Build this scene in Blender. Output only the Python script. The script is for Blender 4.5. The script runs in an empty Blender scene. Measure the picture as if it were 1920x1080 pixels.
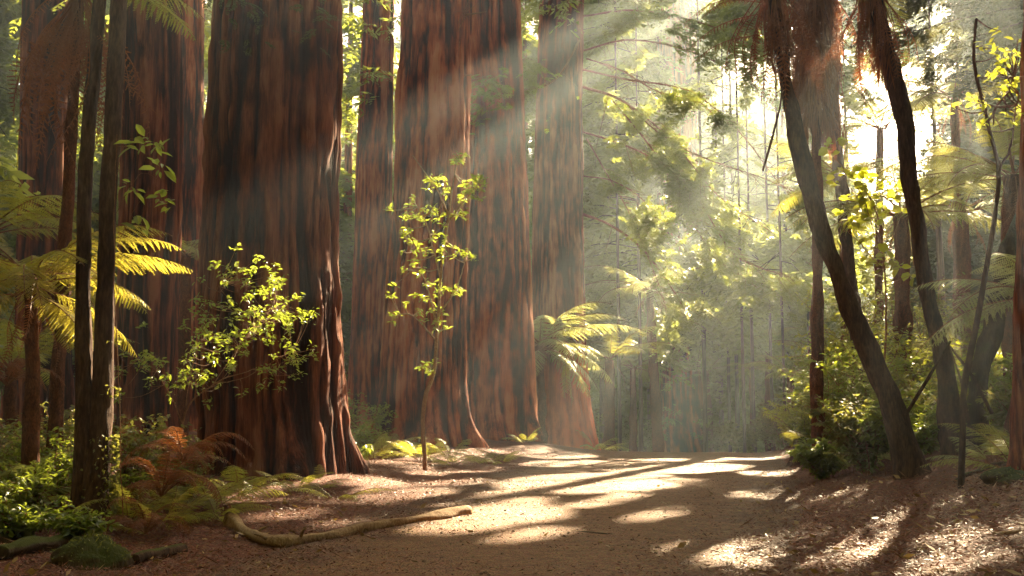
import bpy, math
import numpy as np
from math import radians, sin, cos, tan, pi, sqrt

# ------------------------------------------------------------------ camera
F = 2059.0                                   # focal length in pixels of the 1920 px frame
PITCH = math.atan(230 / F)
CAM = np.array([0.0, 0.0, 1.3])
scene = bpy.context.scene
cam_d = bpy.data.cameras.new("camera")
cam_d.sensor_width = 36
cam_d.lens = 36 * F / 1920
cam_d.clip_start = 0.05
cam_d.clip_end = 3000
cam = bpy.data.objects.new("camera", cam_d)
scene.collection.objects.link(cam)
cam.location = CAM
cam.rotation_euler = (pi / 2 + PITCH, 0, 0)
scene.camera = cam

# ------------------------------------------------------------------ light
AZ, EL = radians(22), radians(27)            # the sun stands ahead of the camera, to the right, above the frame
SUN = np.array([sin(AZ) * cos(EL), cos(AZ) * cos(EL), sin(EL)])
world = bpy.data.worlds.new("World")
scene.world = world
world.use_nodes = True
wn, wl = world.node_tree.nodes, world.node_tree.links
wn.clear()
sky = wn.new("ShaderNodeTexSky")
sky.sky_type = 'NISHITA'
sky.sun_disc = False
sky.sun_elevation = EL
sky.sun_rotation = AZ
sky.air_density = 1.0
sky.dust_density = 2.5
wb = wn.new("ShaderNodeBackground")
wb.inputs[1].default_value = 0.05
wo = wn.new("ShaderNodeOutputWorld")
tint = wn.new("ShaderNodeMix"); tint.data_type = 'RGBA'; tint.blend_type = 'MULTIPLY'
tint.inputs[0].default_value = 1.0; tint.inputs[7].default_value = (1.0, .84, .70, 1)
wl.new(sky.outputs[0], tint.inputs[6]); wl.new(tint.outputs[2], wb.inputs[0])
wl.new(wb.outputs[0], wo.inputs[0])

sun_d = bpy.data.lights.new("sun", 'SUN')
sun_d.energy = 5.0
sun_d.angle = radians(0.5)
sun_d.color = (1.0, 0.80, 0.50)
sun = bpy.data.objects.new("sun", sun_d)
scene.collection.objects.link(sun)
sun.rotation_euler = (pi / 2 - EL, 0, pi - AZ)  # -Z of the lamp runs from the sun to the scene

vs = scene.view_settings
scene.display_settings.display_device = 'sRGB'
vs.view_transform = 'Standard'
vs.look = 'None'
vs.gamma = 1.0
vs.exposure = 3.4
cy = scene.cycles
cy.max_bounces = 8
cy.diffuse_bounces = 4
cy.glossy_bounces = 2
cy.transmission_bounces = 5
cy.volume_bounces = 0
cy.transparent_max_bounces = 8
cy.use_denoising = True
cy.denoising_prefilter = 'NONE'          # keeps bark and leaf detail through the haze
cy.use_adaptive_sampling = False
cy.sample_clamp_indirect = 4.0
HAZE = 0.0016

# ------------------------------------------------------------------ helpers
RNG = np.random.default_rng(7)
COL = scene.collection


def P(px, py, Y):
    """World point at depth Y that the photograph shows at (px, py)."""
    dx, dy = (px - 960) / F, (540 - py) / F
    d = np.array([dx, cos(PITCH) - dy * sin(PITCH), sin(PITCH) + dy * cos(PITCH)])
    return CAM + d * (Y / d[1])


def smooth(t):
    t = np.clip(t, 0, 1)
    return t * t * (3 - 2 * t)


_tab = np.random.default_rng(11).random((64, 64))


def vnoise(x, y, px=64):
    """Value noise, periodic in x with the period px (cells)."""
    x = np.asarray(x, float); y = np.asarray(y, float)
    xi = np.floor(x).astype(int); yi = np.floor(y).astype(int)
    fx = x - xi; fy = y - yi
    fx = fx * fx * (3 - 2 * fx); fy = fy * fy * (3 - 2 * fy)
    a = _tab[(xi % px) % 64, yi % 64]; b = _tab[((xi + 1) % px) % 64, yi % 64]
    c = _tab[(xi % px) % 64, (yi + 1) % 64]; d = _tab[((xi + 1) % px) % 64, (yi + 1) % 64]
    return (a * (1 - fx) + b * fx) * (1 - fy) + (c * (1 - fx) + d * fx) * fy


def fbm(x, y, o=3):
    s = 0; a = 0.5
    for k in range(o):
        s = s + a * (vnoise(x * 2 ** k + 17.3 * k, y * 2 ** k + 5.1 * k) - 0.5); a *= 0.5
    return s


class MB:
    """Collects vertices and faces and links them as ONE mesh object."""
    def __init__(self):
        self.v = []; self.q = []; self.t = []; self.n = 0

    def add(self, v, q=None, t=None, m=0):
        v = np.asarray(v, float).reshape(-1, 3)
        if q is not None and len(q):
            self.q.append((np.asarray(q, int).reshape(-1, 4) + self.n, m))
        if t is not None and len(t):
            self.t.append((np.asarray(t, int).reshape(-1, 3) + self.n, m))
        self.v.append(v); self.n += len(v)
        return self

    def arrays(self):
        return np.concatenate(self.v)

    def carve(self):
        """Leave out the leaves that would hang in an opening of the canopy."""
        V = np.concatenate(self.v)
        for k, (f, m) in enumerate(self.q):
            if m == 0 and len(f):
                self.q[k] = (f[~in_gap((V[f[:, 0]] + V[f[:, 2]]) / 2, .03)], m)

    def mesh(self, name, mats, smooth_=False):
        me = bpy.data.meshes.new(name)
        v = np.concatenate(self.v).astype(np.float32)
        me.vertices.add(len(v)); me.vertices.foreach_set('co', v.ravel())
        idx = []; start = []; tot = []; mi = []; s = 0
        for lst, k in ((self.q, 4), (self.t, 3)):
            for f, m in lst:
                idx.append(f.ravel()); n = len(f)
                start.append(s + np.arange(n) * k); tot.append(np.full(n, k)); mi.append(np.full(n, m)); s += n * k
        idx = np.concatenate(idx).astype(np.int32)
        me.loops.add(len(idx)); me.loops.foreach_set('vertex_index', idx)
        start = np.concatenate(start).astype(np.int32)
        me.polygons.add(len(start))
        me.polygons.foreach_set('loop_start', start)
        me.polygons.foreach_set('material_index', np.concatenate(mi).astype(np.int32))
        if smooth_:
            me.polygons.foreach_set('use_smooth', np.ones(len(start), bool))
        else:
            me.polygons.foreach_set('use_smooth', np.zeros(len(start), bool))
        me.update(calc_edges=True)
        for m in (mats if isinstance(mats, (list, tuple)) else [mats]):
            me.materials.append(m)
        return me

    def build(self, name, mats, parent=None, smooth_=False):
        return link(name, self.mesh(name, mats, smooth_), parent)


def link(name, data, parent=None):
    o = bpy.data.objects.new(name, data)
    COL.objects.link(o)
    if parent is not None:
        o.parent = parent
    return o


def tag(o, label=None, cat=None, group=None, kind=None):
    if label: o['label'] = label
    if cat: o['category'] = cat
    if group: o['group'] = group
    if kind: o['kind'] = kind
    return o


def thing(name, loc, label, cat, group=None, rz=0.0):
    o = bpy.data.objects.new(name, None)
    COL.objects.link(o)
    o.location = tuple(float(c) for c in loc); o.rotation_euler = (0, 0, rz)
    o.empty_display_size = 0.2
    return tag(o, label, cat, group)


def diamonds(A, B, W, N, fat=0.45):
    """Leaf-shaped quads from A to B, width W, lying across the normals N."""
    A = np.asarray(A, float); B = np.asarray(B, float)
    D = B - A
    S = np.cross(D, N)
    S /= np.linalg.norm(S, axis=1, keepdims=True) + 1e-9
    W = np.broadcast_to(np.asarray(W, float), (len(A),))[:, None]
    M = A + D * fat
    v = np.stack([A, M + S * W * .5, B, M - S * W * .5], 1).reshape(-1, 3)
    return v, np.arange(len(A) * 4).reshape(-1, 4)


def tube(pts, rad, n=8, rough=0.0, seed=0, cap=True):
    pts = np.asarray(pts, float); k = len(pts)
    rad = np.broadcast_to(np.asarray(rad, float), (k,))
    T = np.gradient(pts, axis=0); T /= np.linalg.norm(T, axis=1, keepdims=True) + 1e-9
    ref = np.array([0.31, 0.12, 0.94]) if abs(T[0][2]) < .8 else np.array([0.95, 0.2, 0.05])
    X = np.cross(T, ref); X /= np.linalg.norm(X, axis=1, keepdims=True) + 1e-9
    Yv = np.cross(T, X)
    a = np.arange(n) / n * 2 * pi
    R = rad[:, None] * np.ones(n)
    if rough:
        L = np.concatenate([[0], np.cumsum(np.linalg.norm(np.diff(pts, axis=0), axis=1))])
        R = R * (1 + rough * (vnoise(np.arange(n)[None, :] / n * 6 + seed * 6, L[:, None] * 2.2 + seed * 3.7, 64) - .5) * 2
                 + rough * .6 * (vnoise(np.arange(n)[None, :] / n * 16 + seed * 16, L[:, None] * 5 + seed, 64) - .5) * 2)
    v = pts[:, None] + X[:, None] * (np.cos(a)[None, :, None] * R[..., None]) + Yv[:, None] * (np.sin(a)[None, :, None] * R[..., None])
    v = v.reshape(-1, 3)
    i = np.arange(k - 1)[:, None] * n; j = np.arange(n)[None, :]; j2 = (j + 1) % n
    q = np.stack([i + j, i + j2, i + n + j2, i + n + j], -1).reshape(-1, 4)
    t = None
    if cap:
        v = np.concatenate([v, pts[[0]], pts[[-1]]]); c0, c1 = k * n, k * n + 1
        jj = np.arange(n); jn = (jj + 1) % n
        t = np.concatenate([np.stack([jn, jj, np.full(n, c0)], -1), np.stack([(k - 1) * n + jj, (k - 1) * n + jn, np.full(n, c1)], -1)])
    return v, q, t


def spline(P0, n):
    """Catmull-Rom through the points."""
    P0 = np.asarray(P0, float)
    Q = np.concatenate([[2 * P0[0] - P0[1]], P0, [2 * P0[-1] - P0[-2]]])
    out = []
    m = len(P0) - 1
    for u in np.linspace(0, m, n):
        i = min(int(u), m - 1); t = u - i
        a, b, c, d = Q[i], Q[i + 1], Q[i + 2], Q[i + 3]
        out.append(.5 * (2 * b + (c - a) * t + (2 * a - 5 * b + 4 * c - d) * t * t + (3 * b - a - 3 * c + d) * t ** 3))
    return np.array(out)


def rot_axes(yaw, pitch, roll, scale):
    """(k,3,3) matrices: local x goes out along yaw and up by pitch."""
    yaw, pitch, roll = np.broadcast_arrays(np.asarray(yaw, float), pitch, roll)
    cy_, sy, cp, sp, cr, sr = np.cos(yaw), np.sin(yaw), np.cos(pitch), np.sin(pitch), np.cos(roll), np.sin(roll)
    X = np.stack([cy_ * cp, sy * cp, sp], -1)
    Y0 = np.stack([-sy, cy_, np.zeros_like(cy_)], -1)
    Z0 = np.cross(X, Y0)
    Y = Y0 * cr[..., None] + Z0 * sr[..., None]
    Z = np.cross(X, Y)
    return np.stack([X, Y, Z], -1) * np.broadcast_to(np.asarray(scale, float), yaw.shape)[..., None, None]


def stamp(mb, tv, tq, R, T, m=0):
    """Copies of one template (vertices tv, quads tq) with matrices R and offsets T."""
    if len(R) == 0: return
    v = np.einsum('kij,nj->kni', R, tv) + T[:, None]
    q = tq[None] + (np.arange(len(R)) * len(tv))[:, None, None]
    mb.add(v.reshape(-1, 3), q.reshape(-1, 4), m=m)


# ------------------------------------------------------------------ materials
def mat(name):
    m = bpy.data.materials.new(name); m.use_nodes = True
    nt = m.node_tree; nt.nodes.clear()
    out = nt.nodes.new("ShaderNodeOutputMaterial")
    return m, nt, out


def node(nt, typ, ins=None, **kw):
    n = nt.nodes.new(typ)
    for k, v in kw.items(): setattr(n, k, v)
    for k, v in (ins or {}).items():
        if hasattr(v, 'bl_idname') or isinstance(v, bpy.types.NodeSocket): nt.links.new(v, n.inputs[k])
        else: n.inputs[k].default_value = v
    return n


def ramp(nt, fac, stops):
    r = node(nt, "ShaderNodeValToRGB", {0: fac})
    e = r.color_ramp.elements
    while len(e) < len(stops): e.new(.5)
    for el, (p, c) in zip(e, stops):
        el.position = p; el.color = (*c, 1)
    return r.outputs[0]


def leaf_mat(name, dark, light, trans, gloss=0.35, rough=.45, tw=0.5):
    m, nt, out = mat(name)
    g = node(nt, "ShaderNodeNewGeometry")
    tc = node(nt, "ShaderNodeTexCoord")
    nz = node(nt, "ShaderNodeTexNoise", {'Vector': tc.outputs['Object'], 'Scale': 1.1, 'Detail': 2.0})
    mx = node(nt, "ShaderNodeMath", {0: g.outputs['Random Per Island'], 1: nz.outputs[0]}, operation='ADD')
    mm = node(nt, "ShaderNodeMapRange", {0: mx.outputs[0], 1: .35, 2: 1.35, 3: 0.0, 4: 1.0})
    c = ramp(nt, mm.outputs[0], [(0, dark), (1, light)])
    ct = ramp(nt, mm.outputs[0], [(0, tuple(a * .7 for a in trans)), (1, trans)])
    b = node(nt, "ShaderNodeBsdfPrincipled", {'Base Color': c, 'Roughness': rough, 'Specular IOR Level': gloss})
    t = node(nt, "ShaderNodeBsdfTranslucent", {0: ct})
    s = node(nt, "ShaderNodeMixShader", {0: tw, 1: b.outputs[0], 2: t.outputs[0]})
    nt.links.new(s.outputs[0], out.inputs[0])
    return m


def bark_mat(name, cols, sc=(11, 11, .9), bump=.9, low=None, rough=.85, moss=None, dist=.05):
    m, nt, out = mat(name)
    tc = node(nt, "ShaderNodeTexCoord")
    mp = node(nt, "ShaderNodeMapping", {0: tc.outputs['Object']}); mp.inputs['Scale'].default_value = sc
    n1 = node(nt, "ShaderNodeTexNoise", {'Vector': mp.outputs[0], 'Scale': 1.0, 'Detail': 6.0, 'Roughness': .62, 'Distortion': .4})
    mp2 = node(nt, "ShaderNodeMapping", {0: tc.outputs['Object']}); mp2.inputs['Scale'].default_value = tuple(3.3 * s for s in sc)
    n2 = node(nt, "ShaderNodeTexNoise", {'Vector': mp2.outputs[0], 'Scale': 1.0, 'Detail': 5.0, 'Roughness': .6})
    n3 = node(nt, "ShaderNodeTexNoise", {'Vector': tc.outputs['Object'], 'Scale': .6, 'Detail': 3.0})
    a = node(nt, "ShaderNodeMath", {0: n1.outputs[0], 1: n2.outputs[0]}, operation='ADD')
    a2 = node(nt, "ShaderNodeMath", {0: a.outputs[0], 1: n3.outputs[0]}, operation='ADD')
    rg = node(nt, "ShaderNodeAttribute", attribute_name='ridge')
    a3 = node(nt, "ShaderNodeMath", {0: rg.outputs['Fac'], 1: .8}, operation='MULTIPLY')  # furrow shade put into the colour, besides the paler weathered crests
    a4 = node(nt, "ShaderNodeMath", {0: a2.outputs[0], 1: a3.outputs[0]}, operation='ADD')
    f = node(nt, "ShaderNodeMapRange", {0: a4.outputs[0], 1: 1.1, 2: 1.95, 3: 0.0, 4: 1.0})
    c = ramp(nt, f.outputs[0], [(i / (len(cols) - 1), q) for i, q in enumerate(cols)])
    if low:
        z0, z1, lc = low
        sx = node(nt, "ShaderNodeSeparateXYZ", {0: tc.outputs['Object']})
        nn = node(nt, "ShaderNodeMath", {0: n3.outputs[0], 1: 3.0}, operation='MULTIPLY')
        zz = node(nt, "ShaderNodeMath", {0: sx.outputs[2], 1: nn.outputs[0]}, operation='ADD')
        k = node(nt, "ShaderNodeMapRange", {0: zz.outputs[0], 1: z1 + 1.5, 2: z0 + 1.5, 3: 0.0, 4: 1.0})
        c2 = ramp(nt, f.outputs[0], [(0, tuple(q * .45 for q in lc)), (1, lc)])
        mx = node(nt, "ShaderNodeMix", {0: k.outputs[0], 6: c, 7: c2}, data_type='RGBA'); c = mx.outputs[2]
    if moss:
        g = node(nt, "ShaderNodeNewGeometry")
        sx = node(nt, "ShaderNodeSeparateXYZ", {0: g.outputs['Normal']})
        n4 = node(nt, "ShaderNodeTexNoise", {'Vector': tc.outputs['Object'], 'Scale': 3.5, 'Detail': 4.0})
        ad = node(nt, "ShaderNodeMath", {0: sx.outputs[2], 1: n4.outputs[0]}, operation='ADD')
        k = node(nt, "ShaderNodeMapRange", {0: ad.outputs[0], 1: moss[1], 2: moss[1] + .35, 3: 0.0, 4: 1.0})
        mx = node(nt, "ShaderNodeMix", {0: k.outputs[0], 6: c, 7: (*moss[0], 1)}, data_type='RGBA'); c = mx.outputs[2]
    hb = node(nt, "ShaderNodeBump", {'Height': a.outputs[0], 'Strength': bump, 'Distance': dist})
    b = node(nt, "ShaderNodeBsdfPrincipled", {'Base Color': c, 'Roughness': rough, 'Specular IOR Level': .1, 'Normal': hb.outputs[0]})
    nt.links.new(b.outputs[0], out.inputs[0])
    return m


M = {}
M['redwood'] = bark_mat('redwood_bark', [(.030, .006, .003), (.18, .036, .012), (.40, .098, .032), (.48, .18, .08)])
M['redwood_shaded'] = bark_mat('redwood_bark_shaded', [(.020, .005, .003), (.085, .020, .009), (.20, .052, .021), (.30, .11, .05)])  # copy of the bark with the left-hand trunks' shade put into its colour
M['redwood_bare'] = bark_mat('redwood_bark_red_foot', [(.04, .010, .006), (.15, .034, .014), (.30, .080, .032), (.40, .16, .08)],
                             low=(2.8, 4.0, (.72, .15, .05)), bump=.3)
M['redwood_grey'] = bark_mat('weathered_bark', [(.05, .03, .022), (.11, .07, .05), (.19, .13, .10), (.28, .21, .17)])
M['dark_bark'] = bark_mat('dark_bark', [(.022, .012, .009), (.06, .030, .020), (.12, .066, .040), (.20, .13, .085)], sc=(14, 14, 3), bump=.5,
                          moss=((.07, .08, .015), 1.15))
M['moss_bark'] = bark_mat('mossy_bark', [(.022, .012, .010), (.05, .028, .016), (.09, .06, .03), (.13, .09, .04)], sc=(14, 14, 4), bump=.5,
                          moss=((.06, .065, .014), .85))
M['pale_bark'] = bark_mat('pale_bark', [(.12, .065, .03), (.24, .14, .07), (.38, .25, .14), (.50, .38, .25)], sc=(18, 18, 9), bump=.4)
M['twig_dark'] = bark_mat('twig_dark', [(.03, .02, .012), (.07, .045, .025), (.12, .08, .05)], sc=(12, 12, 12), bump=.1)
M['twig'] = bark_mat('branch_wood', [(.10, .045, .022), (.20, .09, .04), (.32, .16, .08), (.42, .25, .14)], sc=(12, 12, 12), bump=.2)
M['fern_trunk'] = bark_mat('fern_trunk', [(.04, .014, .008), (.10, .035, .016), (.20, .07, .03), (.32, .13, .06)], sc=(22, 22, 10), bump=.8, dist=.03)
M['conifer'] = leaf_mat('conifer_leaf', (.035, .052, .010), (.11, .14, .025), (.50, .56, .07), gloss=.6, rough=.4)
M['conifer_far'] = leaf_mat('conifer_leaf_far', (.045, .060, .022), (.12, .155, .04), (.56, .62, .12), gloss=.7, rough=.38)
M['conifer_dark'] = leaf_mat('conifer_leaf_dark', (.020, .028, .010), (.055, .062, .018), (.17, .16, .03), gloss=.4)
M['fern'] = leaf_mat('fern_leaf', (.06, .08, .016), (.17, .19, .035), (.60, .56, .07), gloss=.55, rough=.4)
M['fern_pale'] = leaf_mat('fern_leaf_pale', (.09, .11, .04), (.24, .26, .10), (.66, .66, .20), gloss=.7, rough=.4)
M['fern_gold'] = leaf_mat('fern_leaf_gold', (.11, .10, .018), (.24, .21, .035), (.68, .58, .07), gloss=.5)
M['dead'] = leaf_mat('dead_frond', (.07, .022, .009), (.26, .085, .03), (.44, .15, .042), gloss=.3, tw=.4)
M['broad'] = leaf_mat('broad_leaf', (.055, .080, .014), (.14, .18, .03), (.46, .54, .05), gloss=.6, rough=.35)
M['yellow'] = leaf_mat('yellow_leaf', (.12, .15, .016), (.26, .28, .03), (.66, .68, .045), gloss=.4)
M['under'] = leaf_mat('undergrowth_leaf', (.045, .055, .014), (.12, .13, .035), (.34, .33, .06), gloss=.5)

# ------------------------------------------------------------------ terrain
def path_c(Y):
    return .45 + (np.asarray(Y, float) - 11.6) * .2 + .012 * np.clip(np.asarray(Y, float) - 33, 0, 60) ** 1.6


def path_w(Y):
    return np.interp(Y, [0, 11.6, 20.6, 29.7, 45, 80], [1.9, 2.3, 2.9, 3.0, 2.4, 2.2])


MOUNDS = [(-4.0, 18.6, 2.2, .22), (-2.2, 30, 2.4, .28), (-.6, 35.5, 2.8, .34), (1.75, 41, 2.0, .05), (5.1, 14.3, 1.1, .12), (-4.3, 11.3, .8, .12)]


def gh(X, Y):
    X = np.asarray(X, float); Y = np.asarray(Y, float)
    c = path_c(Y); w = path_w(Y)
    off = smooth((np.abs(X - c) - w + .4) / 2.0)
    d = np.clip(Y - 31.5, 0, None)
    z = -(.055 * d) * smooth(d / 14) * np.clip(1 - (d - 60) / 400, .3, 1)
    z = z + .72 * smooth((X - c - w + .5) / 4.2) + .25 * smooth((c - w - X) / 5.0)
    z = z + .25 * smooth((np.abs(X - c) - 6) / 12) * 2
    z = z + off * (.20 * fbm(X * .45 + 3, Y * .45, 3) + .07 * fbm(X * 2.1, Y * 2.1, 2)) + (1 - off) * .045 * fbm(X * .9, Y * .9 + 8, 3)
    for mx_, my_, r, h in MOUNDS:
        z = z + h * np.exp(-((X - mx_) ** 2 + (Y - my_) ** 2) / (r * r))
    return z


def G(px, py):
    """Ground point under a pixel."""
    Y = 5.0
    while Y < 80:
        p = P(px, py, Y)
        if p[2] <= gh(p[0], p[1]): return p
        Y += .05
    return P(px, py, 33)


def ground_mat():
    m, nt, out = mat('forest_litter')
    tc = node(nt, "ShaderNodeTexCoord")
    n1 = node(nt, "ShaderNodeTexNoise", {'Vector': tc.outputs['Object'], 'Scale': 16.0, 'Detail': 8.0, 'Roughness': .75})
    n2 = node(nt, "ShaderNodeTexNoise", {'Vector': tc.outputs['Object'], 'Scale': .8, 'Detail': 3.0})
    v = node(nt, "ShaderNodeTexVoronoi", {'Vector': tc.outputs['Object'], 'Scale': 38.0})
    c = ramp(nt, n1.outputs[0], [(.30, (.045, .011, .005)), (.5, (.17, .045, .018)), (.66, (.31, .10, .040)), (.78, (.46, .23, .12))])
    c2 = ramp(nt, n1.outputs[0], [(.30, (.04, .012, .006)), (.6, (.17, .055, .024)), (.8, (.31, .14, .07))])
    mx = node(nt, "ShaderNodeMix", {0: n2.outputs[0], 6: c, 7: c2}, data_type='RGBA')
    mx2 = node(nt, "ShaderNodeMix", {0: .35, 6: mx.outputs[2], 7: v.outputs['Color']}, data_type='RGBA', blend_type='SOFT_LIGHT')
    ad = node(nt, "ShaderNodeMath", {0: n1.outputs[0], 1: v.outputs['Distance']}, operation='ADD')
    b = node(nt, "ShaderNodeBump", {'Height': ad.outputs[0], 'Strength': .9, 'Distance': .04})
    s = node(nt, "ShaderNodeBsdfPrincipled", {'Base Color': mx2.outputs[2], 'Roughness': .8, 'Specular IOR Level': .3, 'Normal': b.outputs[0]})
    nt.links.new(s.outputs[0], out.inputs[0])
    return m


def path_mat():
    m, nt, out = mat('trodden_earth')
    tc = node(nt, "ShaderNodeTexCoord")
    at = node(nt, "ShaderNodeAttribute", attribute_name='edge')
    n1 = node(nt, "ShaderNodeTexNoise", {'Vector': tc.outputs['Object'], 'Scale': 22.0, 'Detail': 8.0, 'Roughness': .75})
    n2 = node(nt, "ShaderNodeTexNoise", {'Vector': tc.outputs['Object'], 'Scale': 1.7, 'Detail': 5.0, 'Roughness': .6})
    v = node(nt, "ShaderNodeTexVoronoi", {'Vector': tc.outputs['Object'], 'Scale': 55.0})
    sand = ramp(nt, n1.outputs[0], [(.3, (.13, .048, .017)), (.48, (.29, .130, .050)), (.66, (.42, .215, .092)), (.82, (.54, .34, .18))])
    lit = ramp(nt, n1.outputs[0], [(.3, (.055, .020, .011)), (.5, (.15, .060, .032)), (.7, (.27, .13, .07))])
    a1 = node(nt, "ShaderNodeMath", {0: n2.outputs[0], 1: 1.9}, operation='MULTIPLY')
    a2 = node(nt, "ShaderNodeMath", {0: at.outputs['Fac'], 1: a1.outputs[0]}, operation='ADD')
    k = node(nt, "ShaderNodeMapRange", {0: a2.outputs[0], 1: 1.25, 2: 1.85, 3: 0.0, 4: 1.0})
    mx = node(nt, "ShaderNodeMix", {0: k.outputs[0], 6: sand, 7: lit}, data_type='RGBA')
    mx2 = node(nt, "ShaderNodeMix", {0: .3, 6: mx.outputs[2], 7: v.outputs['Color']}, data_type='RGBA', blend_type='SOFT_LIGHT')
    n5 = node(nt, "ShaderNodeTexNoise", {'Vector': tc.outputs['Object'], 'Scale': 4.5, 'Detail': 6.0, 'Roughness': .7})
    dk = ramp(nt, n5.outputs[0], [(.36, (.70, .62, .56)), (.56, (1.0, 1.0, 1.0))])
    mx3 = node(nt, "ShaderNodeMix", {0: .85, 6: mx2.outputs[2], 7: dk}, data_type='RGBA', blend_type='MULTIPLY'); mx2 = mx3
    h5 = node(nt, "ShaderNodeMath", {0: n5.outputs[0], 1: 2.5}, operation='MULTIPLY')
    ad0 = node(nt, "ShaderNodeMath", {0: n1.outputs[0], 1: v.outputs['Distance']}, operation='ADD')
    ad = node(nt, "ShaderNodeMath", {0: ad0.outputs[0], 1: h5.outputs[0]}, operation='ADD')
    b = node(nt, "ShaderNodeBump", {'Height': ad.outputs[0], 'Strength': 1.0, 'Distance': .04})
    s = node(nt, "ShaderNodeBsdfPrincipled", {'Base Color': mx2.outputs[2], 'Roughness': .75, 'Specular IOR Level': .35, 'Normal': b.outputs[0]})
    nt.links.new(s.outputs[0], out.inputs[0])
    return m


def grid_mesh(xs, ys, zf):
    X, Y = np.meshgrid(xs, ys, indexing='ij')
    v = np.stack([X, Y, zf(X, Y)], -1).reshape(-1, 3)
    n = len(ys); i = np.arange(len(xs) - 1)[:, None] * n; j = np.arange(n - 1)[None]
    q = np.stack([i + j, i + n + j, i + n + j + 1, i + j + 1], -1).reshape(-1, 4)
    return v, q


def spaced(lo, hi, near0, near1, step, growth=1.16):
    a = list(np.arange(near0, near1, step)); s = step; x = a[-1]
    while x < hi: s *= growth; x += s; a.append(x)
    s = step; x = a[0]; b = []
    while x > lo: s *= growth; x -= s; b.append(x)
    return np.array(b[::-1] + a)


M['ground'] = ground_mat(); M['path'] = path_mat()
gx = spaced(-260, 260, -14, 16, .14); gy = spaced(-60, 420, 3, 36, .12)
v, q = grid_mesh(gx, gy, gh)
tag(MB().add(v, q).build('ground', M['ground'], smooth_=True), kind='structure')
ys = np.concatenate([np.arange(-10, 4, .8), np.arange(4, 36, .14), np.arange(36, 75, .8)])
us = np.linspace(-1, 1, 61)
U_, Y_ = np.meshgrid(us, ys, indexing='ij')
W_ = path_w(Y_) * (1 + .13 * fbm(Y_ * .5 + U_ * 0 + np.sign(U_) * 9, Y_ * 0 + 2, 3) * 2 * np.abs(U_))
X_ = path_c(Y_) + U_ * (W_ + .25)
ed = np.abs(U_) ** 2
Z_ = gh(X_, Y_) + .014 - .03 * smooth((np.abs(U_) - .93) / .07)
v = np.stack([X_, Y_, Z_], -1).reshape(-1, 3)
n = len(ys); i = np.arange(60)[:, None] * n; j = np.arange(n - 1)[None]
q = np.stack([i + j, i + n + j, i + n + j + 1, i + j + 1], -1).reshape(-1, 4)
po = MB().add(v, q).build('path', M['path'], smooth_=True)
at_ = po.data.attributes.new('edge', 'FLOAT', 'POINT'); at_.data.foreach_set('value', ed.ravel().astype(np.float32))
tag(po, kind='structure')

# ------------------------------------------------------------------ where the canopy is open to the sun
UA = np.array([cos(AZ), -sin(AZ), 0]); VA = np.cross(SUN, UA)
if VA[2] < 0: VA = -VA
GAPS = []     # (u, v, half-width u, half-width v, tilt)


def uv(p):
    p = np.asarray(p, float)
    return p @ UA, p @ VA


def gap(p, ru, rv, tilt=0.0, behind=True):
    """An opening in the canopy that lets the sun reach p: boughs on the sun's side of p keep out of it."""
    u, v_ = uv(p); GAPS.append((u, v_, ru, rv, tilt, float(np.asarray(p) @ SUN) + .8 if behind else -1e9))


def in_gap(pts, pad=0.0):
    u, v_ = uv(pts); d = np.asarray(pts) @ SUN; r = np.zeros(len(u), bool)
    for gu, gv, ru, rv, t, t0 in GAPS:
        du, dv = u - gu, v_ - gv
        a = du * cos(t) + dv * sin(t); b = -du * sin(t) + dv * cos(t)
        r |= ((a / (ru + pad)) ** 2 + (b / (rv + pad)) ** 2 < 1) & (d > t0)
    return r


# shafts over the middle redwoods
gap(P(905, 290, 27.5), 1.7, .6, .35)
gap(P(1000, 330, 30), .5, .3, .8)
gap(P(930, 420, 28), .35, .22, .2)
gap(P(720, 400, 26.5), 1.0, .5, .3)
gap(P(1050, 250, 33), 1.1, .75, .4)
gap(P(1085, 400, 34), .35, .45, .4)
gap(P(1020, 420, 33), .3, .25, .1)
gap(P(1050, 500, 35), 1.3, .42, .3)
gap(P(1000, 560, 34), .4, .3, .3)
gap(P(1010, 590, 31), .9, .3, .5)
gap(P(960, 130, 28), .6, .25, .4)
for px, py, Y, a, b in ((1000, 470, 27, .6, .35), (930, 560, 28, .5, .35), (1045, 420, 30, .4, .3), (860, 640, 25, .6, .4), (960, 520, 20, .35, .3), (985, 600, 24, .5, .3), (900, 500, 22, .3, .25), (1060, 560, 30, .4, .3)):
    gap(P(px, py, Y), a, b, .4)
# tree ferns and the withered frond
gap(P(1090, 620, 38.9), 3.0, 1.2)
gap(P(1250, 590, 47), 2.2, 1.0)
gap(P(1062, 720, 38.4), .6, 1.5)
gap(P(200, 545, 12.2), 1.3, .42)
gap(P(300, 600, 12.4), .6, .4)
gap(P(30, 640, 12.4), .4, .2)
# ground: streaks of sun that run towards the sun's foot
for px, py, a, b, tl in ((1110, 905, 1.7, 1.3, .25), (930, 960, 1.2, .55, .35), (1300, 878, 1.2, 1.0, .2), (1050, 912, .5, 1.5, .1), (1180, 886, .4, 1.2, -.1), (890, 980, .6, .55, .3), (760, 925, .6, .6, .4), (1150, 938, .35, .8, 0), (1330, 880, .5, 1.1, .1), (1450, 890, .8, .4, .3),
                         (1235, 965, .25, .5, 0), (990, 1005, .3, .35, .2), (1400, 862, 1.3, .35, 0), (1250, 864, 1.6, .3, 0), (1850, 1000, .5, .5, .2), (1620, 1050, .25, .25, 0), (1530, 930, .3, .4, .2), (650, 985, .4, .3, .4), (960, 945, .35, .6, .1),
                         (860, 905, .5, .5, .3), (700, 900, .35, .35, .3), (1760, 1060, .2, .3, 0), (1700, 900, .3, .2, .4)):
    gap(G(px, py), a, b, tl)
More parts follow.
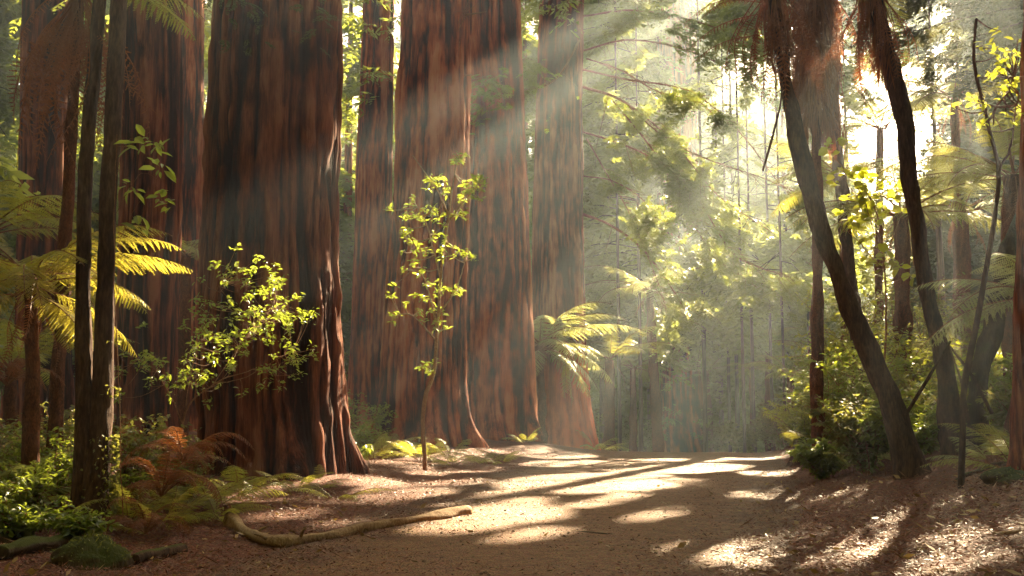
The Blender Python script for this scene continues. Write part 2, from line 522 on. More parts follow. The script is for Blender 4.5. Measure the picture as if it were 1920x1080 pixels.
# edges of the big trunks, bushes, sapling
gap(P(640, 780, 18.3), .35, 1.1)
gap(P(330, 520, 23.8), .3, 2.0)
gap(P(873, 200, 29.7), .35, 1.3)
gap(P(873, 480, 29.7), .35, 1.5)
gap(P(878, 740, 29.7), .4, 1.0)
gap(P(1095, 500, 40.7), .4, 2.0)
gap(P(1100, 740, 40.2), .4, 1.2)
gap(P(820, 430, 23.2), .8, 1.5)
gap(P(500, 590, 14.4), .45, .3)
gap(P(205, 800, 11.2), .25, .8)
gap(P(70, 880, 12), .4, .2)
# the foliage beyond
for (x, y, Y, a, b) in ((1190, 200, 46, 1.4, 1.0), (1260, 400, 46, 1.8, 1.1), (1340, 250, 50, 1.2, 1.0), (1400, 420, 48, 1.6, 1.2), (1150, 480, 46, 1.2, 1.0), (1330, 560, 50, 1.6, 1.0), (1430, 620, 46, 1.4, .8),
                        (1250, 120, 50, 1.4, .8), (1420, 160, 52, 1.4, .8), (1640, 640, 20, 1.6, .5), (1700, 750, 19, 1.0, .25), (1570, 560, 24, 1.0, .7), (1640, 380, 19, 1.4, .5), (1720, 430, 23, 1.8, .6),
                        (1800, 520, 24, 1.2, .5), (1880, 640, 16, .9, .4), (1880, 150, 12, .7, .5), (1290, 750, 52, 1.6, .8), (650, 250, 55, 1.2, 1.6), (110, 250, 44, 1.6, 1.4), (360, 180, 55, 1.2, 1.8)):
    gap(P(x, y, Y), a, b)
for (x, y, Y, a, b) in ((1170, 190, 37.5, 1.1, .7), (1270, 300, 37, 1.4, .9), (1370, 390, 36, 1.2, .8), (1450, 430, 35.5, 1.1, .6), (1210, 400, 37.5, 1.1, .7), (1300, 490, 36.5, 1.2, .7), (1400, 540, 36.5, 1.0, .6), (1300, 180, 37, 1.3, .6), (1430, 290, 35.5, 1.0, .6), (1110, 250, 38, .7, .7)):
    gap(P(x, y, Y + 2.5), a * 1.1, b * 1.1)

# Boughs of the tall trees that close the canopy between the sun and the path, leaving the gaps open
FILL_AT = [(-1, 9.57, 64.0), (1380, None, 57.0), (1530, None, 54.0), (1856, None, 52.0), (1990, None, 50.0), (1480, None, 66.0), (1700, None, 72.0)]
FILL_AT = [(k, x if x is not None else (k - 960) / F * y, y) for k, x, y in FILL_AT]
FILL = {k: [] for k, _, _ in FILL_AT}
_r = np.random.default_rng(17)
for gu in np.arange(-18, 5, .8):
    for gv in np.arange(-7.4, 5.5, .8):
        u_, v_ = gu + _r.uniform(-.4, .4), gv + _r.uniform(-.4, .4)
        if _r.random() > (.95 if gu > -11 else .72): continue
        best = None
        for k, tx, ty in FILL_AT:
            t_ = (np.array([tx, ty, 0]) - u_ * UA - v_ * VA)[:2] @ SUN[:2] / (SUN[:2] @ SUN[:2])
            p_ = u_ * UA + v_ * VA + t_ * SUN
            d_ = np.hypot(p_[0] - tx, p_[1] - ty)
            if p_[2] > 38.5: continue
            if p_[2] < .42 * p_[1] + 1.3: d_ += 6
            if p_[2] < .27 * p_[1] + 1.3 or .275 < p_[0] / p_[1] < .405: d_ += 99
            if best is None or d_ < best[0]: best = (d_, k, p_)
        if best and best[0] < 13 and not in_gap(best[2][None], -.1)[0]:
            FILL[best[1]].append(best[2])


def fill_boughs(key, base, mb, r):
    for p_ in FILL.get(key, []):
        d_ = max(1.6, float(np.hypot(p_[0] - base[0], p_[1] - base[1]))) + .5
        yaw = math.atan2(p_[1] - base[1], p_[0] - base[0])
        p0 = np.array([base[0], base[1], min(p_[2] + .1 * d_, base[2] + 37.5)])
        bough(mb, p0, yaw, d_, .06, .14, r, 0, .05, dens=1.7, bare=max(.15, 1 - 2.2 / d_), sl=(.8, 1.5))


# ------------------------------------------------------------------ foliage templates
def spray(n, L=1.0, seed=0, detail=2):
    """Flat drooping conifer spray, local x forward: side twigs of leaf-sized blades."""
    r = np.random.default_rng(seed)
    t = np.linspace(.06, 1, n)
    base = np.stack([t * L, .05 * np.sin(t * 5 + seed), -.22 * L * t ** 2], -1)
    A, B, W = [], [], []
    for i in range(n):
        for s in (-1, 1):
            ln = L * (.42 * (1 - t[i]) ** .7 + .06) * r.uniform(.6, 1.15)
            an = r.uniform(.6, 1.0)
            d = np.array([cos(an), s * sin(an), r.uniform(-.35, .12)]) * ln
            a = base[i]; A.append(a); B.append(a + d); W.append(.08 if detail > 1 else .13)
            if detail > 1:
                for f in (.35, .6, .82):
                    for s2 in (-1, 1):
                        an2 = an * s + s2 * .8
                        d2 = np.array([cos(an2), sin(an2), r.uniform(-.3, .2)]) * ln * .30 * (1.2 - f)
                        A.append(a + d * f); B.append(a + d * f + d2 * 1.5); W.append(.065)
    A = np.array(A); B = np.array(B); W = np.array(W) * L
    N = np.tile([0, 0, 1.0], (len(A), 1)) + r.normal(0, .45, (len(A), 3))
    v, q = diamonds(A, B, W, N)
    return v, q


SPR = {2: [spray(9, 1, s, 2) for s in range(4)], 1: [spray(9, 1, s + 10, 1) for s in range(4)], 0: [spray(5, 1, s + 20, 1) for s in range(3)]}
for k in SPR[0]: pass


def bough(mb, p0, yaw, length, rise, droop, r, detail=1, thick=.05, dens=1.0, bare=.2, sl=(.5, 1.0), wood=1, leaf=0, carve=True):
    """A branch with sprays along its outer part."""
    n = max(5, int(length * 2))
    t = np.linspace(0, 1, n)
    yy = yaw + r.normal(0, .12) * t * 2
    d = np.stack([np.cos(yy), np.sin(yy)], -1)
    pts = np.stack([p0[0] + d[:, 0] * t * length, p0[1] + d[:, 1] * t * length, p0[2] + rise * length * t - droop * length * t ** 2], -1)
    pts[:, 2] += .12 * np.sin(t * 7 + r.random() * 6) * t
    bough_on(mb, pts, r, detail, thick, dens, bare, sl, wood, leaf, carve)


def bough_on(mb, pts, r, detail=1, thick=.05, dens=1.0, bare=.2, sl=(.5, 1.0), wood=1, leaf=0, carve=True, bury=.22):
    L = np.concatenate([[0], np.cumsum(np.linalg.norm(np.diff(pts, axis=0), axis=1))]); ln = L[-1]
    if carve and in_gap(pts[len(pts) // 3:]).mean() > .45: return
    if wood is not None:
        tv, tq, tt = tube(pts, thick * (1.05 - np.linspace(0, 1, len(pts))), 5, cap=False)
        mb.add(tv, tq, m=wood)
    k = int(ln * 5.5 * dens)
    if k < 1: return
    s = (bare + (1 - bare) * r.random(k)) * ln
    C = np.stack([np.interp(s, L, pts[:, j]) for j in range(3)], -1)
    tan_ = np.stack([np.interp(s, L, np.gradient(pts[:, j], L)) for j in range(3)], -1)
    yaw = np.arctan2(tan_[:, 1], tan_[:, 0]) + r.choice([-1, 1], k) * r.uniform(.3, 1.35, k)
    size = r.uniform(*sl, k) * (1.25 - .55 * s / ln)
    pitch = r.normal(-.28, .22, k)
    C = C + np.stack([r.normal(0, .10, k), r.normal(0, .10, k), -np.abs(r.normal(0, bury * 1.6, k)) + .08], -1)
    keep = ~in_gap(C, -.1) if carve else np.ones(k, bool)
    yaw, pitch, size, C = yaw[keep], pitch[keep], size[keep], C[keep]
    R = rot_axes(yaw, pitch, r.normal(0, .4, len(yaw)), size)
    T = SPR[detail]; w = r.integers(0, len(T), len(yaw))
    for i, (tv, tq) in enumerate(T):
        stamp(mb, tv, tq, R[w == i], C[w == i], leaf)


# ------------------------------------------------------------------ trunks
def trunk_mesh(zs, cx, cyy, R, nth, seed, ridge=.05, flare_lobes=5, flare_z=1.6, flute=.05):
    """Redwood trunk: furrowed, fluted at the foot. Local coordinates."""
    th = np.arange(nth) / nth * 2 * pi
    Z, TH = np.meshgrid(zs, th, indexing='ij')
    Rz = np.interp(Z, zs, R)
    sd = seed * 7.31
    warp = (vnoise(TH / (2 * pi) * 5, Z * .25 + sd, 5) - .5) * 1.6 + .10 * (vnoise(TH / (2 * pi) * 9, Z * 1.1 + sd, 9) - .5) * 4
    tt = TH / (2 * pi)
    circ = float(np.mean(R[:max(1, len(R) // 2)])) * 2 * pi
    f1 = max(8, int(circ / .36)); f2 = max(14, int(circ / .15)); f3 = max(24, int(circ / .065))
    f1, f2, f3 = min(f1, 32), min(f2, 60), min(f3, 128)

    def rn(f, zf, wk, o):
        x = (tt * f + warp * wk) % f
        return vnoise(x + 0, Z * zf + sd + o, f if f <= 64 else 64)
    a = np.abs(2 * rn(f1, .20, .6, 1) - 1) ** .5; b = np.abs(2 * rn(f2, .40, 1.1, 9) - 1) ** .6; c = rn(min(f3, 64), 1.1, 1.6, 21)
    d = vnoise((tt * 64 + warp * 2) % 64, Z * 3.5 + sd + 4, 64)
    rel = .95 * (a - .62) + .75 * (b - .58) + .6 * (c - .5) + .45 * (d - .5)
    disp = ridge * rel
    fl = np.exp(-np.clip(Z, 0, None) / flare_z)
    lob = np.cos(TH * flare_lobes + sd) * .5 + .35 * np.cos(TH * (flare_lobes + 3) + sd * 2)
    disp = disp + Rz * flute * (np.cos(TH * 3 + sd + Z * .05) * .5 + np.cos(TH * 5 + sd * 3 - Z * .08) * .4) + Rz * .13 * fl * lob + Rz * .15 * np.exp(-np.clip(Z - .15, 0, None) / .45) * np.clip(np.cos(TH * flare_lobes + sd + .6 * np.sin(TH * 2 + sd)), 0, 1) ** 2
    rr = Rz + disp
    X = np.interp(Z, zs, cx) + rr * np.cos(TH); Y = np.interp(Z, zs, cyy) + rr * np.sin(TH)
    v = np.stack([X, Y, Z], -1).reshape(-1, 3)
    i = np.arange(len(zs) - 1)[:, None] * nth; j = np.arange(nth)[None]; j2 = (j + 1) % nth
    q = np.stack([i + j, i + j2, i + nth + j2, i + nth + j], -1).reshape(-1, 4)
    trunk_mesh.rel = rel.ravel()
    return v, q


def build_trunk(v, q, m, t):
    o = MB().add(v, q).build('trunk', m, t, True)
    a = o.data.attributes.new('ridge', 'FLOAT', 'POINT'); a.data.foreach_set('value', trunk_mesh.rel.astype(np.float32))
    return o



def crown_mesh(H, z0, rmax, r, base, detail=1, per_m=3.0, mats=None, dens=1.0, carve=True, trunk_r=.4, droop=(.3, .75), sl=(.55, 1.1), skip=None, key=None):
    mb = MB()
    nb = int((H - z0) * per_m)
    for i in range(nb):
        f = (i + r.random()) / nb
        z = z0 + (H - z0) * f
        L = rmax * (1 - f) ** .6 * r.uniform(.55, 1.1) * (1 if f > .12 else .6 + 3.3 * f) + .3
        yaw = r.uniform(0, 2 * pi)
        st = trunk_r * (1 - z / (H * 1.1)) * .8
        p0 = np.array([cos(yaw) * st, sin(yaw) * st, z]) + base
        tipz = p0 + np.array([cos(yaw) * L, sin(yaw) * L, -.2 * L])
        if skip is not None and (skip(tipz) or skip((p0 + tipz) / 2)): continue
        bough(mb, p0, yaw, L, r.uniform(-.25, .35), r.uniform(*droop), r, detail, .006 * L + .008, dens=dens, bare=.04, sl=sl, carve=carve)
    if key is not None: fill_boughs(key, base, mb, r)
    if mb.n:
        mb.carve()
        mb.v = [x - base for x in mb.v]
    return mb


def near_redwood(prof, Y, label, seed, H=36, ridge=.05, nth=384, crown=None, mat_=None, dz=.035, base_z=None, name='redwood_tree', cat='redwood', group='giant redwoods along the path', flute=.04, flare=1.6):
    """prof: (py, left px, right px) measured from the photograph, converted to real radii at the distance Y."""
    zz, cc, rr = [], [], []
    for py, l, rt in prof:
        a, b = P(l, py, Y), P(rt, py, Y)
        zz.append(a[2]); cc.append((a[0] + b[0]) / 2); rr.append((b[0] - a[0]) / 2)
    o = np.argsort(zz); zz, cc, rr = np.array(zz)[o], np.array(cc)[o], np.array(rr)[o]
    bx = float(cc[0]); bz = float(gh(bx, Y)) - .15
    zt = zz[-1]
    ztop = np.array([zt + 4, zt + 12, bz + H]); rtop = np.array([rr[-1] * .93, rr[-1] * .72, .08])
    slope = (cc[-1] - cc[-2]) / (zz[-1] - zz[-2] + 1e-6)
    ctop = cc[-1] + slope * np.array([3.0, 5, 6])
    zz = np.concatenate([zz, ztop]); rr = np.concatenate([rr, rtop]); cc = np.concatenate([cc, ctop])
    zs = np.concatenate([np.arange(bz, zt + .6, dz), np.arange(zt + .7, bz + H, .4)])
    R = np.interp(zs, zz, rr); C = np.interp(zs, zz, cc)
    kk = np.hanning(41); kk /= kk.sum()
    Rs = np.convolve(np.pad(R, 20, 'edge'), kk, 'valid'); Cs = np.convolve(np.pad(C, 20, 'edge'), kk, 'valid')
    t = thing(name, (bx, Y, bz), label, cat, group)
    v, q = trunk_mesh(zs - bz, Cs - bx, Cs * 0, Rs, nth, seed, ridge, flare_z=flare, flute=flute)
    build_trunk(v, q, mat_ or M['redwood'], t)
    r = np.random.default_rng(seed + 100)
    if crown:
        z0, rm = crown
        cm = crown_mesh(H - .3, z0, rm, r, np.array([bx + float(Cs[-1] - bx), Y, bz]), detail=0, per_m=2.2, trunk_r=rr[0] * .5, dens=1.0, key=-1 if Y == 64 else None)
        if cm.n:
            off = float(Cs[-1] - bx)
            cm.v = [x + np.array([off, 0, 0]) for x in cm.v]
            cm.build('crown', [M['conifer'], M['twig']], t)
    return t, (bx, Y, bz)


def stub(t, base, px, py, px2, py2, Y, r0=.03, dy=0.0, n=7, name='branch', mat_=None, mid=None):
    a = P(px, py, Y); b = P(px2, py2, Y + dy)
    pts = [a] + ([P(mid[0], mid[1], Y + dy * .5)] if mid else []) + [b]
    c = spline(pts, n * 2) - np.array(base)
    tv, tq, tt = tube(c, np.linspace(r0, r0 * .35, len(c)), 7, .15, px % 7)
    return MB().add(tv, tq, tt).build(name, mat_ or M['twig'], t, True)


# --- the giant redwoods, left to right
A = {}
A['t0'] = near_redwood([(0, 233, 344), (300, 232, 341), (600, 222, 331), (780, 216, 326), (850, 208, 336)], 24, 'reddish redwood between the dark twin trunks and the most massive redwood', 3, mat_=M['redwood_shaded'], H=34, crown=(15, 4.2), nth=320, ridge=.07)
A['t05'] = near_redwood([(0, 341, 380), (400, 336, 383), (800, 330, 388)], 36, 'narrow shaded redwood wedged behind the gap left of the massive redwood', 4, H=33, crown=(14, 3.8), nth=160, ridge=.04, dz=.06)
A['t1'] = near_redwood([(0, 405, 634), (200, 397, 632), (450, 384, 629), (600, 376, 632), (700, 374, 637), (800, 380, 643), (870, 374, 652), (915, 360, 664)], 18.5, 'most massive redwood, very broad and deeply furrowed, behind the leafy bush', 5, H=38, crown=(15, 5), nth=560, ridge=.12, mat_=M['redwood_shaded'], dz=.025, flare=1.0)
A['t15'] = near_redwood([(0, 681, 738), (300, 668, 734), (600, 658, 728), (750, 650, 727), (800, 645, 734)], 42, 'slim redwood partly in a light shaft, between the massive redwood and the sapling', 6, H=34, crown=(13, 4), nth=200, ridge=.05, dz=.06)
A['t2'] = near_redwood([(0, 757, 881), (200, 746, 878), (400, 736, 876), (600, 722, 873), (720, 713, 873), (800, 706, 880), (830, 698, 890), (858, 688, 905)], 30, 'redwood with a bright sunlit right edge, directly behind the tall sapling', 7, H=38, crown=(16, 4.5), nth=460, ridge=.10, dz=.035, flare=1.1)
A['t3'] = near_redwood([(0, 862, 975), (200, 858, 984), (400, 852, 990), (600, 850, 997), (750, 848, 1003), (810, 846, 1010), (850, 838, 1028)], 35.5, 'broad straight redwood touching the sunlit-edged one, with the tree fern at its right', 8, H=38, crown=(17, 4.5), nth=400, ridge=.09, dz=.04, flare=1.0)
A['t4'] = near_redwood([(0, 1011, 1094), (200, 1006, 1093), (400, 999, 1094), (600, 996, 1098), (700, 995, 1103), (790, 992, 1112), (857, 984, 1130)], 41, 'redwood with a bare orange-red foot and bare side branches, behind the tree fern', 9, H=36, crown=(15, 4.5), nth=320, ridge=.07, dz=.045, mat_=M['redwood_bare'], flare=.9)
A['t5'] = near_redwood([(0, 1231, 1304), (300, 1232, 1308), (600, 1236, 1312), (760, 1240, 1318), (850, 1232, 1340), (880, 1228, 1350)], 64, 'pale hazy redwood standing just beyond the crest of the path', 10, H=38, crown=(20, 4.5), nth=200, ridge=.06, dz=.08)
A['tl'] = near_redwood([(0, 45, 128), (300, 38, 126), (500, 34, 128), (850, 25, 135)], 30, 'dark redwood at the left edge, behind the hanging dead fronds', 12, H=34, crown=(13, 4.5), nth=220, ridge=.05, dz=.06, mat_=M['redwood_shaded'])

# snags on the sunlit-edged redwood and branches on the bare-footed one
t, b = A['t2']
stub(t, b, 872, 28, 912, 22, 29.3, .035); stub(t, b, 872, 30, 858, 60, 29.1, .02); stub(t, b, 870, 142, 886, 140, 29.3, .025)
for (x0, y0, x1, y1) in ((858, 45, 880, 0), (868, 26, 898, 6), (862, 78, 860, 108), (874, 20, 850, 22)):
    stub(t, b, x0, y0, x1, y1, 29.1, .012)
t, b = A['t4']
# long bare branches that carry drooping foliage
LONG = [
    ([(1092, 163), (1160, 185), (1235, 240), (1290, 300), (1350, 370), (1440, 430)], 38, 36, .06, 5.5, .15),
    ([(1092, 247), (1160, 268), (1220, 295), (1262, 327), (1340, 360)], 38, 36.5, .045, 4.0, .2),
    ([(1094, 402), (1140, 420), (1200, 462), (1245, 520), (1275, 565), (1300, 612)], 38, 36.5, .055, .25, .5),
    ([(1092, 95), (1180, 75), (1290, 95), (1400, 150), (1480, 230)], 38, 38.5, .045, 4.5, .1),
    ([(1010, 120), (985, 110), (960, 130), (880, 150)], 38, 31, .04, 1.6, .3),
    ([(1095, 60), (1040, 150), (960, 170), (900, 150)], 38, 30.3, .04, 1.9, .3),
    ([(1150, 190), (1230, 290), (1290, 400), (1340, 480), (1420, 540)], 37.6, 36, .035, 4.5, .1),
    ([(1092, 130), (1180, 150), (1290, 170), (1380, 240), (1450, 330), (1510, 400)], 38, 35, .045, 5.0, .12),
    ([(1100, 110), (1160, 130), (1230, 170), (1300, 190), (1360, 230)], 37, 34, .03, 5.0, .1),
    ([(1180, 200), (1250, 260), (1330, 300), (1420, 330), (1490, 360)], 37.5, 35, .035, 5.5, .1),
    ([(1240, 300), (1300, 360), (1370, 470), (1420, 500), (1480, 520)], 37, 35, .03, 5.0, .1),
    ([(1100, 260), (1140, 330), (1180, 400), (1230, 520), (1250, 580)], 38, 37, .03, 3.5, .2),
    ([(1094, 330), (1150, 340), (1210, 380), (1250, 450)], 38, 37, .03, 2.0, .3),
    ([(1094, 30), (1200, 20), (1350, 55), (1450, 120)], 38, 34, .045, 4.5, .1),
]
r = np.random.default_rng(5)
cr = MB()
for pp, ya, yb, rad, dens, bare in LONG:
    ya += 3; yb += 2.5
    w = np.array([P(x, y, ya + (yb - ya) * k / (len(pp) - 1)) for k, (x, y) in enumerate(pp)])
    c = spline(w, 26) - np.array(b)
    tv, tq, tt = tube(c, np.linspace(rad, rad * .22, len(c)), 8, .2, int(rad * 100))
    MB().add(tv, tq, tt).build('branch', M['twig'], t, True)
    # side twigs with sprays
    for s in np.linspace(bare, 1, int(9 * dens) + 3):
        i = min(int(s * 25), 24); p0 = c[i]
        yaw = math.atan2(*(c[min(i + 1, 25)] - c[i])[[1, 0]]) + r.choice([-1, 1]) * r.uniform(.4, 1.3)
        bough(cr, p0 + 0, yaw, r.uniform(.6, 2.0), r.uniform(-.3, .1), r.uniform(.3, .9), r, 2, .010, dens=1.2 * (dens > .3) + .0, bare=.1, sl=(.3, .65), carve=False)
    if dens > .3:
        bough_on(cr, c[int(bare * 25):], r, 2, .01, dens * .8, 0, (.3, .6), None, 0, False)
cr.v = [x + np.array(b) for x in cr.v]; cr.carve(); cr.v = [x - np.array(b) for x in cr.v]
cr.build('foliage', [M['conifer'], M['twig']], t)
for (x0, y0, x1, y1) in ((1140, 183, 1112, 300), (1150, 420, 1135, 470), (1170, 262, 1190, 330), (1215, 470, 1235, 560), (1225, 490, 1290, 560), (1094, 470, 1082, 500)):
    stub(t, b, x0, y0, x1, y1, 40.3, .014)

# ------------------------------------------------------------------ background redwoods
def sky_window(p):
    """The clearing where the sky shows: no crown hangs in it."""
    y = p[1]
    if y < 26: return False
    a = p[0] / y; e = (p[2] - 1.3) / y
    return .325 < a < .378 and .21 < e < .30


def back_redwood(px, Y, wpx, H, z0, rmax, label, seed, detail=1, per_m=3.0, lean=0.0, mat_=None, leaf=None, group='redwoods in the background', droop=(.3, .85), dens=1.0, name='background_redwood', sl=(.6, 1.2), at=None):
    X = (px - 960) / F * Y
    if at: X, Y = at[0], at[1]
    bz = float(gh(X, Y)) - .2
    t = thing(name, (X, Y, bz), label, 'redwood', group)
    R0 = wpx / F * Y / 2 if not at else at[2]
    zs = np.concatenate([np.arange(0, 3, .2), np.arange(3, H, .5)])
    R = R0 * (1 - .9 * (zs / H) ** 1.1) * (1 + .35 * np.exp(-zs / .9))
    v, q = trunk_mesh(zs, lean * zs / H, zs * 0, R, 40, seed, .03)
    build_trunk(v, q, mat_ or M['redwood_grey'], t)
    r = np.random.default_rng(seed * 3 + 1)
    cm = crown_mesh(H, z0, rmax, r, np.array([X, Y, bz]), detail=detail, per_m=per_m, trunk_r=R0, droop=droop, dens=dens, sl=sl, skip=sky_window, key=px if px in FILL and Y > 49 else None)
    if cm.n:
        cm.build('crown', [leaf or M['conifer_far'], M['twig_dark']], t)
    return t


BG = [
    # px, Y, trunk px, H, crown from, crown radius, label
    (-60, 44, 40, 30, 3, 5, 'shaded conifer at the left edge behind the hanging dead fronds'),
    (22, 52, 30, 32, 4, 5, 'dim conifer farther left of the dark left-edge redwood'),
    (150, 46, 26, 30, 3, 4.5, 'dim green conifer seen between the left-edge redwood and the twin trunks'),
    (215, 64, 28, 34, 4, 5.5, 'shaded conifer behind the dark twin trunks'),
    (360, 58, 26, 32, 3, 5, 'bushy conifer showing in the narrow gap left of the massive redwood'),
    (450, 70, 30, 33, 3, 5.5, 'conifer hidden mostly behind the massive redwood'),
    (560, 60, 22, 32, 3, 5, 'conifer mostly behind the right half of the massive redwood'),
    (647, 56, 24, 31, 5, 4.5, 'hazy conifer with pale trunk in the gap right of the massive redwood'),
    (745, 74, 28, 33, 3, 5.5, 'conifer behind the slim redwood and the sunlit-edged one'),
    (700, 92, 30, 34, 2, 6, 'far bushy conifer glimpsed behind the slim redwood'),
    (985, 66, 26, 33, 6, 5, 'hazy conifer in the slit between the two middle redwoods'),
    (1150, 62, 12, 35, 7, 6.5, 'sunlit hazy conifer just right of the bare-footed redwood'),
    (1200, 50, 8, 26, 8, 5.5, 'slender conifer whose boughs glow right of the bare branches'),
    (1222, 70, 20, 34, 5, 6, 'hazy conifer whose trunk stands beside the pale redwood'),
    (1350, 66, 10, 30, 4, 6.5, 'bright hazy conifer filling the view over the crest of the path'),
    (1420, 82, 12, 34, 2, 7, 'far sunlit conifer above the end of the path'),
    (1100, 88, 30, 36, 2, 6.5, 'far conifer behind the bare-footed redwood'),
    (1300, 96, 30, 29, 2, 7, 'farthest pale conifer beyond the pale redwood'),
    (1478, 58, 11, 27, 3, 4.8, 'conifer with drooping boughs left of the skirted tree fern'),
    (1530, 54, 34, 37, 20, 6, 'tall redwood with a high crown behind the skirted tree fern'),
    (1560, 100, 12, 30, 1, 7, 'low far conifer below the open patch of sky'),
    (1640, 90, 12, 22, 1, 6.5, 'small conifer under the open sky behind the right undergrowth'),
    (1730, 84, 12, 21, 1, 6.5, 'rounded far conifer behind the right-hand umbrella fern'),
    (1856, 52, 34, 38, 20, 6.5, 'tall redwood with a grey trunk high at the right'),
    (1790, 66, 24, 18, 2, 5.5, 'broad conifer left of the grey high trunk at the right'),
    (1900, 42, 26, 28, 3, 5.5, 'leafy conifer at the right edge behind the undergrowth'),
    (1990, 50, 30, 38, 2, 6, 'conifer just reaching into the frame at the right edge'),
    (1770, 38, 16, 17, 9, 4.0, 'thin conifer whose dark boughs cross the sky at the upper right'),
    (1960, 30, 34, 30, 9, 5, 'shaded conifer overhanging the upper right corner'),
    (70, 80, 30, 34, 2, 7, 'far conifer behind the dark redwood at the left edge'),
    (290, 84, 30, 34, 2, 7, 'far conifer mostly hidden by the reddish redwood'),
    (500, 100, 30, 36, 1, 8, 'far conifer hidden behind the massive redwood'),
    (640, 110, 30, 36, 1, 8, 'farthest conifer in the gap right of the massive redwood'),
    (860, 100, 30, 36, 1, 8, 'far conifer hidden behind the sunlit-edged redwood'),
    (1040, 120, 30, 38, 1, 8, 'farthest conifer behind the bare-footed redwood'),
    (1180, 112, 30, 38, 1, 8.5, 'very far pale conifer between the fern trunks'),
    (1255, 80, 12, 27, 4, 7, 'sunlit conifer directly behind the pale redwood'),
    (1480, 66, 10, 38, 9, 5.5, 'tall conifer behind the drooping one left of the skirted fern'),
    (1700, 72, 7, 38, 28, 5, 'tall bare-stemmed conifer standing in the open sky'),
    (1390, 104, 14, 36, 1, 8.5, 'very far pale conifer right of the pale redwood'),
    (1470, 92, 12, 36, 1, 7.5, 'far bright conifer above the dark stump'),
    (1160, 47, 8, 27, 10, 5.5, 'slender conifer behind the upper bare branches'),
    (1320, 52, 9, 28, 7, 5.5, 'slender glowing conifer right of the pale redwood'),
    (1380, 57, 8, 38, 6, 5.5, 'glowing conifer above the flat-topped fern'),
    (1345, 75, 9, 36, 4, 6.5, 'boughy pale conifer high beyond the bare branches'),
    (1440, 70, 8, 34, 4, 6, 'boughy pale conifer left of the skirted fern, behind the nearer one'),
    (1500, 80, 10, 34, 3, 6.5, 'far boughy conifer directly behind the strongly leaning tree'),
    (1580, 58, 10, 15, 2, 4.5, 'young conifer low behind the thin dark tree'),
    (1820, 44, 12, 25, 3, 4.5, 'leafy conifer between the frayed-bark tree and the thin sapling'),
    (1600, 44, 9, 25, 14, 3.6, 'thin conifer with sprays high between the leaning trees'),
    (1200, 82, 20, 36, 3, 7, 'far hazy conifer above the large bluish fern'),
    (1392, 45, 6, 25, 8, 4.2, 'slim leafy conifer whose sprays hang beside the hanging vine'),
    (1468, 42, 6, 23, 7, 3.8, 'slim leafy conifer left behind the strongly leaning tree'),
    (1445, 50, 6, 30, 10, 4.6, 'tall slim conifer right of the hanging vine, behind the skirted fern'),
    (1365, 53, 6, 31, 10, 4.8, 'tall slim conifer left of the hanging vine'),
    (1128, 55, 10, 28, 5, 4.2, 'slim conifer close right of the bare-footed redwood'),
    (1410, 48, 7, 22, 7, 4.5, 'slender hazy conifer right of the path crest'),
]
for i, (px, Y, w, H, z0, rm, lab) in enumerate(BG):
    near = 1080 < px < 1500 and Y < 72
    dark = px < 1000
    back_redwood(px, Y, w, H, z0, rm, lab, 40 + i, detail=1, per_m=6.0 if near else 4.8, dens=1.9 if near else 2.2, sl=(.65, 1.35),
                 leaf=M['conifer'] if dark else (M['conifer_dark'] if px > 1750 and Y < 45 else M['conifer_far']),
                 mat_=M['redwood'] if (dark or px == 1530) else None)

# the wood beyond everything that can be told apart: one mass
r = np.random.default_rng(31)
fw = MB()
for k in range(420):
    ang = r.uniform(-pi, pi); dist_ = r.uniform(128, 180) if abs(ang) < .7 else r.uniform(45, 120); X, Y = sin(ang) * dist_, cos(ang) * dist_; a = X / max(Y, 1)
    H = r.uniform(26, 40) * (.42 if .26 < a < .43 and Y > 0 else 1)
    b = np.array([X, Y, float(gh(X, Y))])
    tv, tq, tt = tube([b, b + [0, 0, H * .5], b + [0, 0, H]], [.8, .5, .1], 8, cap=False); fw.add(tv, tq, m=1)
    n_ = 240; f = r.random(n_); z = 1 + (H - 1) * f; L = 6.5 * (1 - f) ** .6 * r.uniform(.3, 1, n_) + .6; yw = r.uniform(0, 2 * pi, n_)
    C = b + np.stack([np.cos(yw) * L * .6, np.sin(yw) * L * .6, z], -1)
    R_ = rot_axes(yw, r.normal(-.3, .2, n_), r.normal(0, .3, n_), r.uniform(1.6, 3.4, n_))
    w = r.integers(0, 3, n_)
    for i, (tv, tq) in enumerate(SPR[0]): stamp(fw, tv, tq, R_[w == i], C[w == i])
tag(fw.build('far_forest', [M['conifer_far'], M['redwood_grey']]), kind='stuff')

# canopy trees beyond the frame whose boughs throw the shade
SH = [(38, 60), (30, 46), (36, 76)]
for i, (X, Y) in enumerate(SH):
    back_redwood(960 + X / Y * F, Y, 24, 38, 24, 6.5, ['tall canopy redwood straight behind the brown trunk at the right edge', 'tall canopy redwood past the right edge, nearest of the far tall ones', 'tall canopy redwood farthest off behind the right undergrowth'][i], 90 + i, detail=0, per_m=3.2, dens=1.0, group='tall canopy redwoods far behind', name='canopy_redwood', sl=(.8, 1.5))

for i, (X, Y) in enumerate([(-10, -12), (8, -14), (17, -10), (-18, -8), (0, -6), (9, 2), (-10, 4), (22, 14), (-14, 14), (12, 12), (-4, -10), (5, -2.5), (-5, -3), (13, -3), (-14, 0), (2, -20), (20, 10), (-22, 8), (-13, 8), (-9, -6), (0, -14), (9, -8), (15, 4), (-20, -2), (18, 18), (-16, 20), (6, -24), (-8, -20), (24, -4), (14, -20)]):  # unseen trees added to keep sky light off the trunk faces
    t = back_redwood(960, 1, 1, 24, 7, 6.5, 'unseen tall redwood added around the path to block sky light', 130 + i, detail=0, per_m=3.0, dens=1.1, group='unseen redwoods added around the viewpoint', name='unseen_shade_redwood', sl=(1.4, 2.6), at=(X, Y, .5))

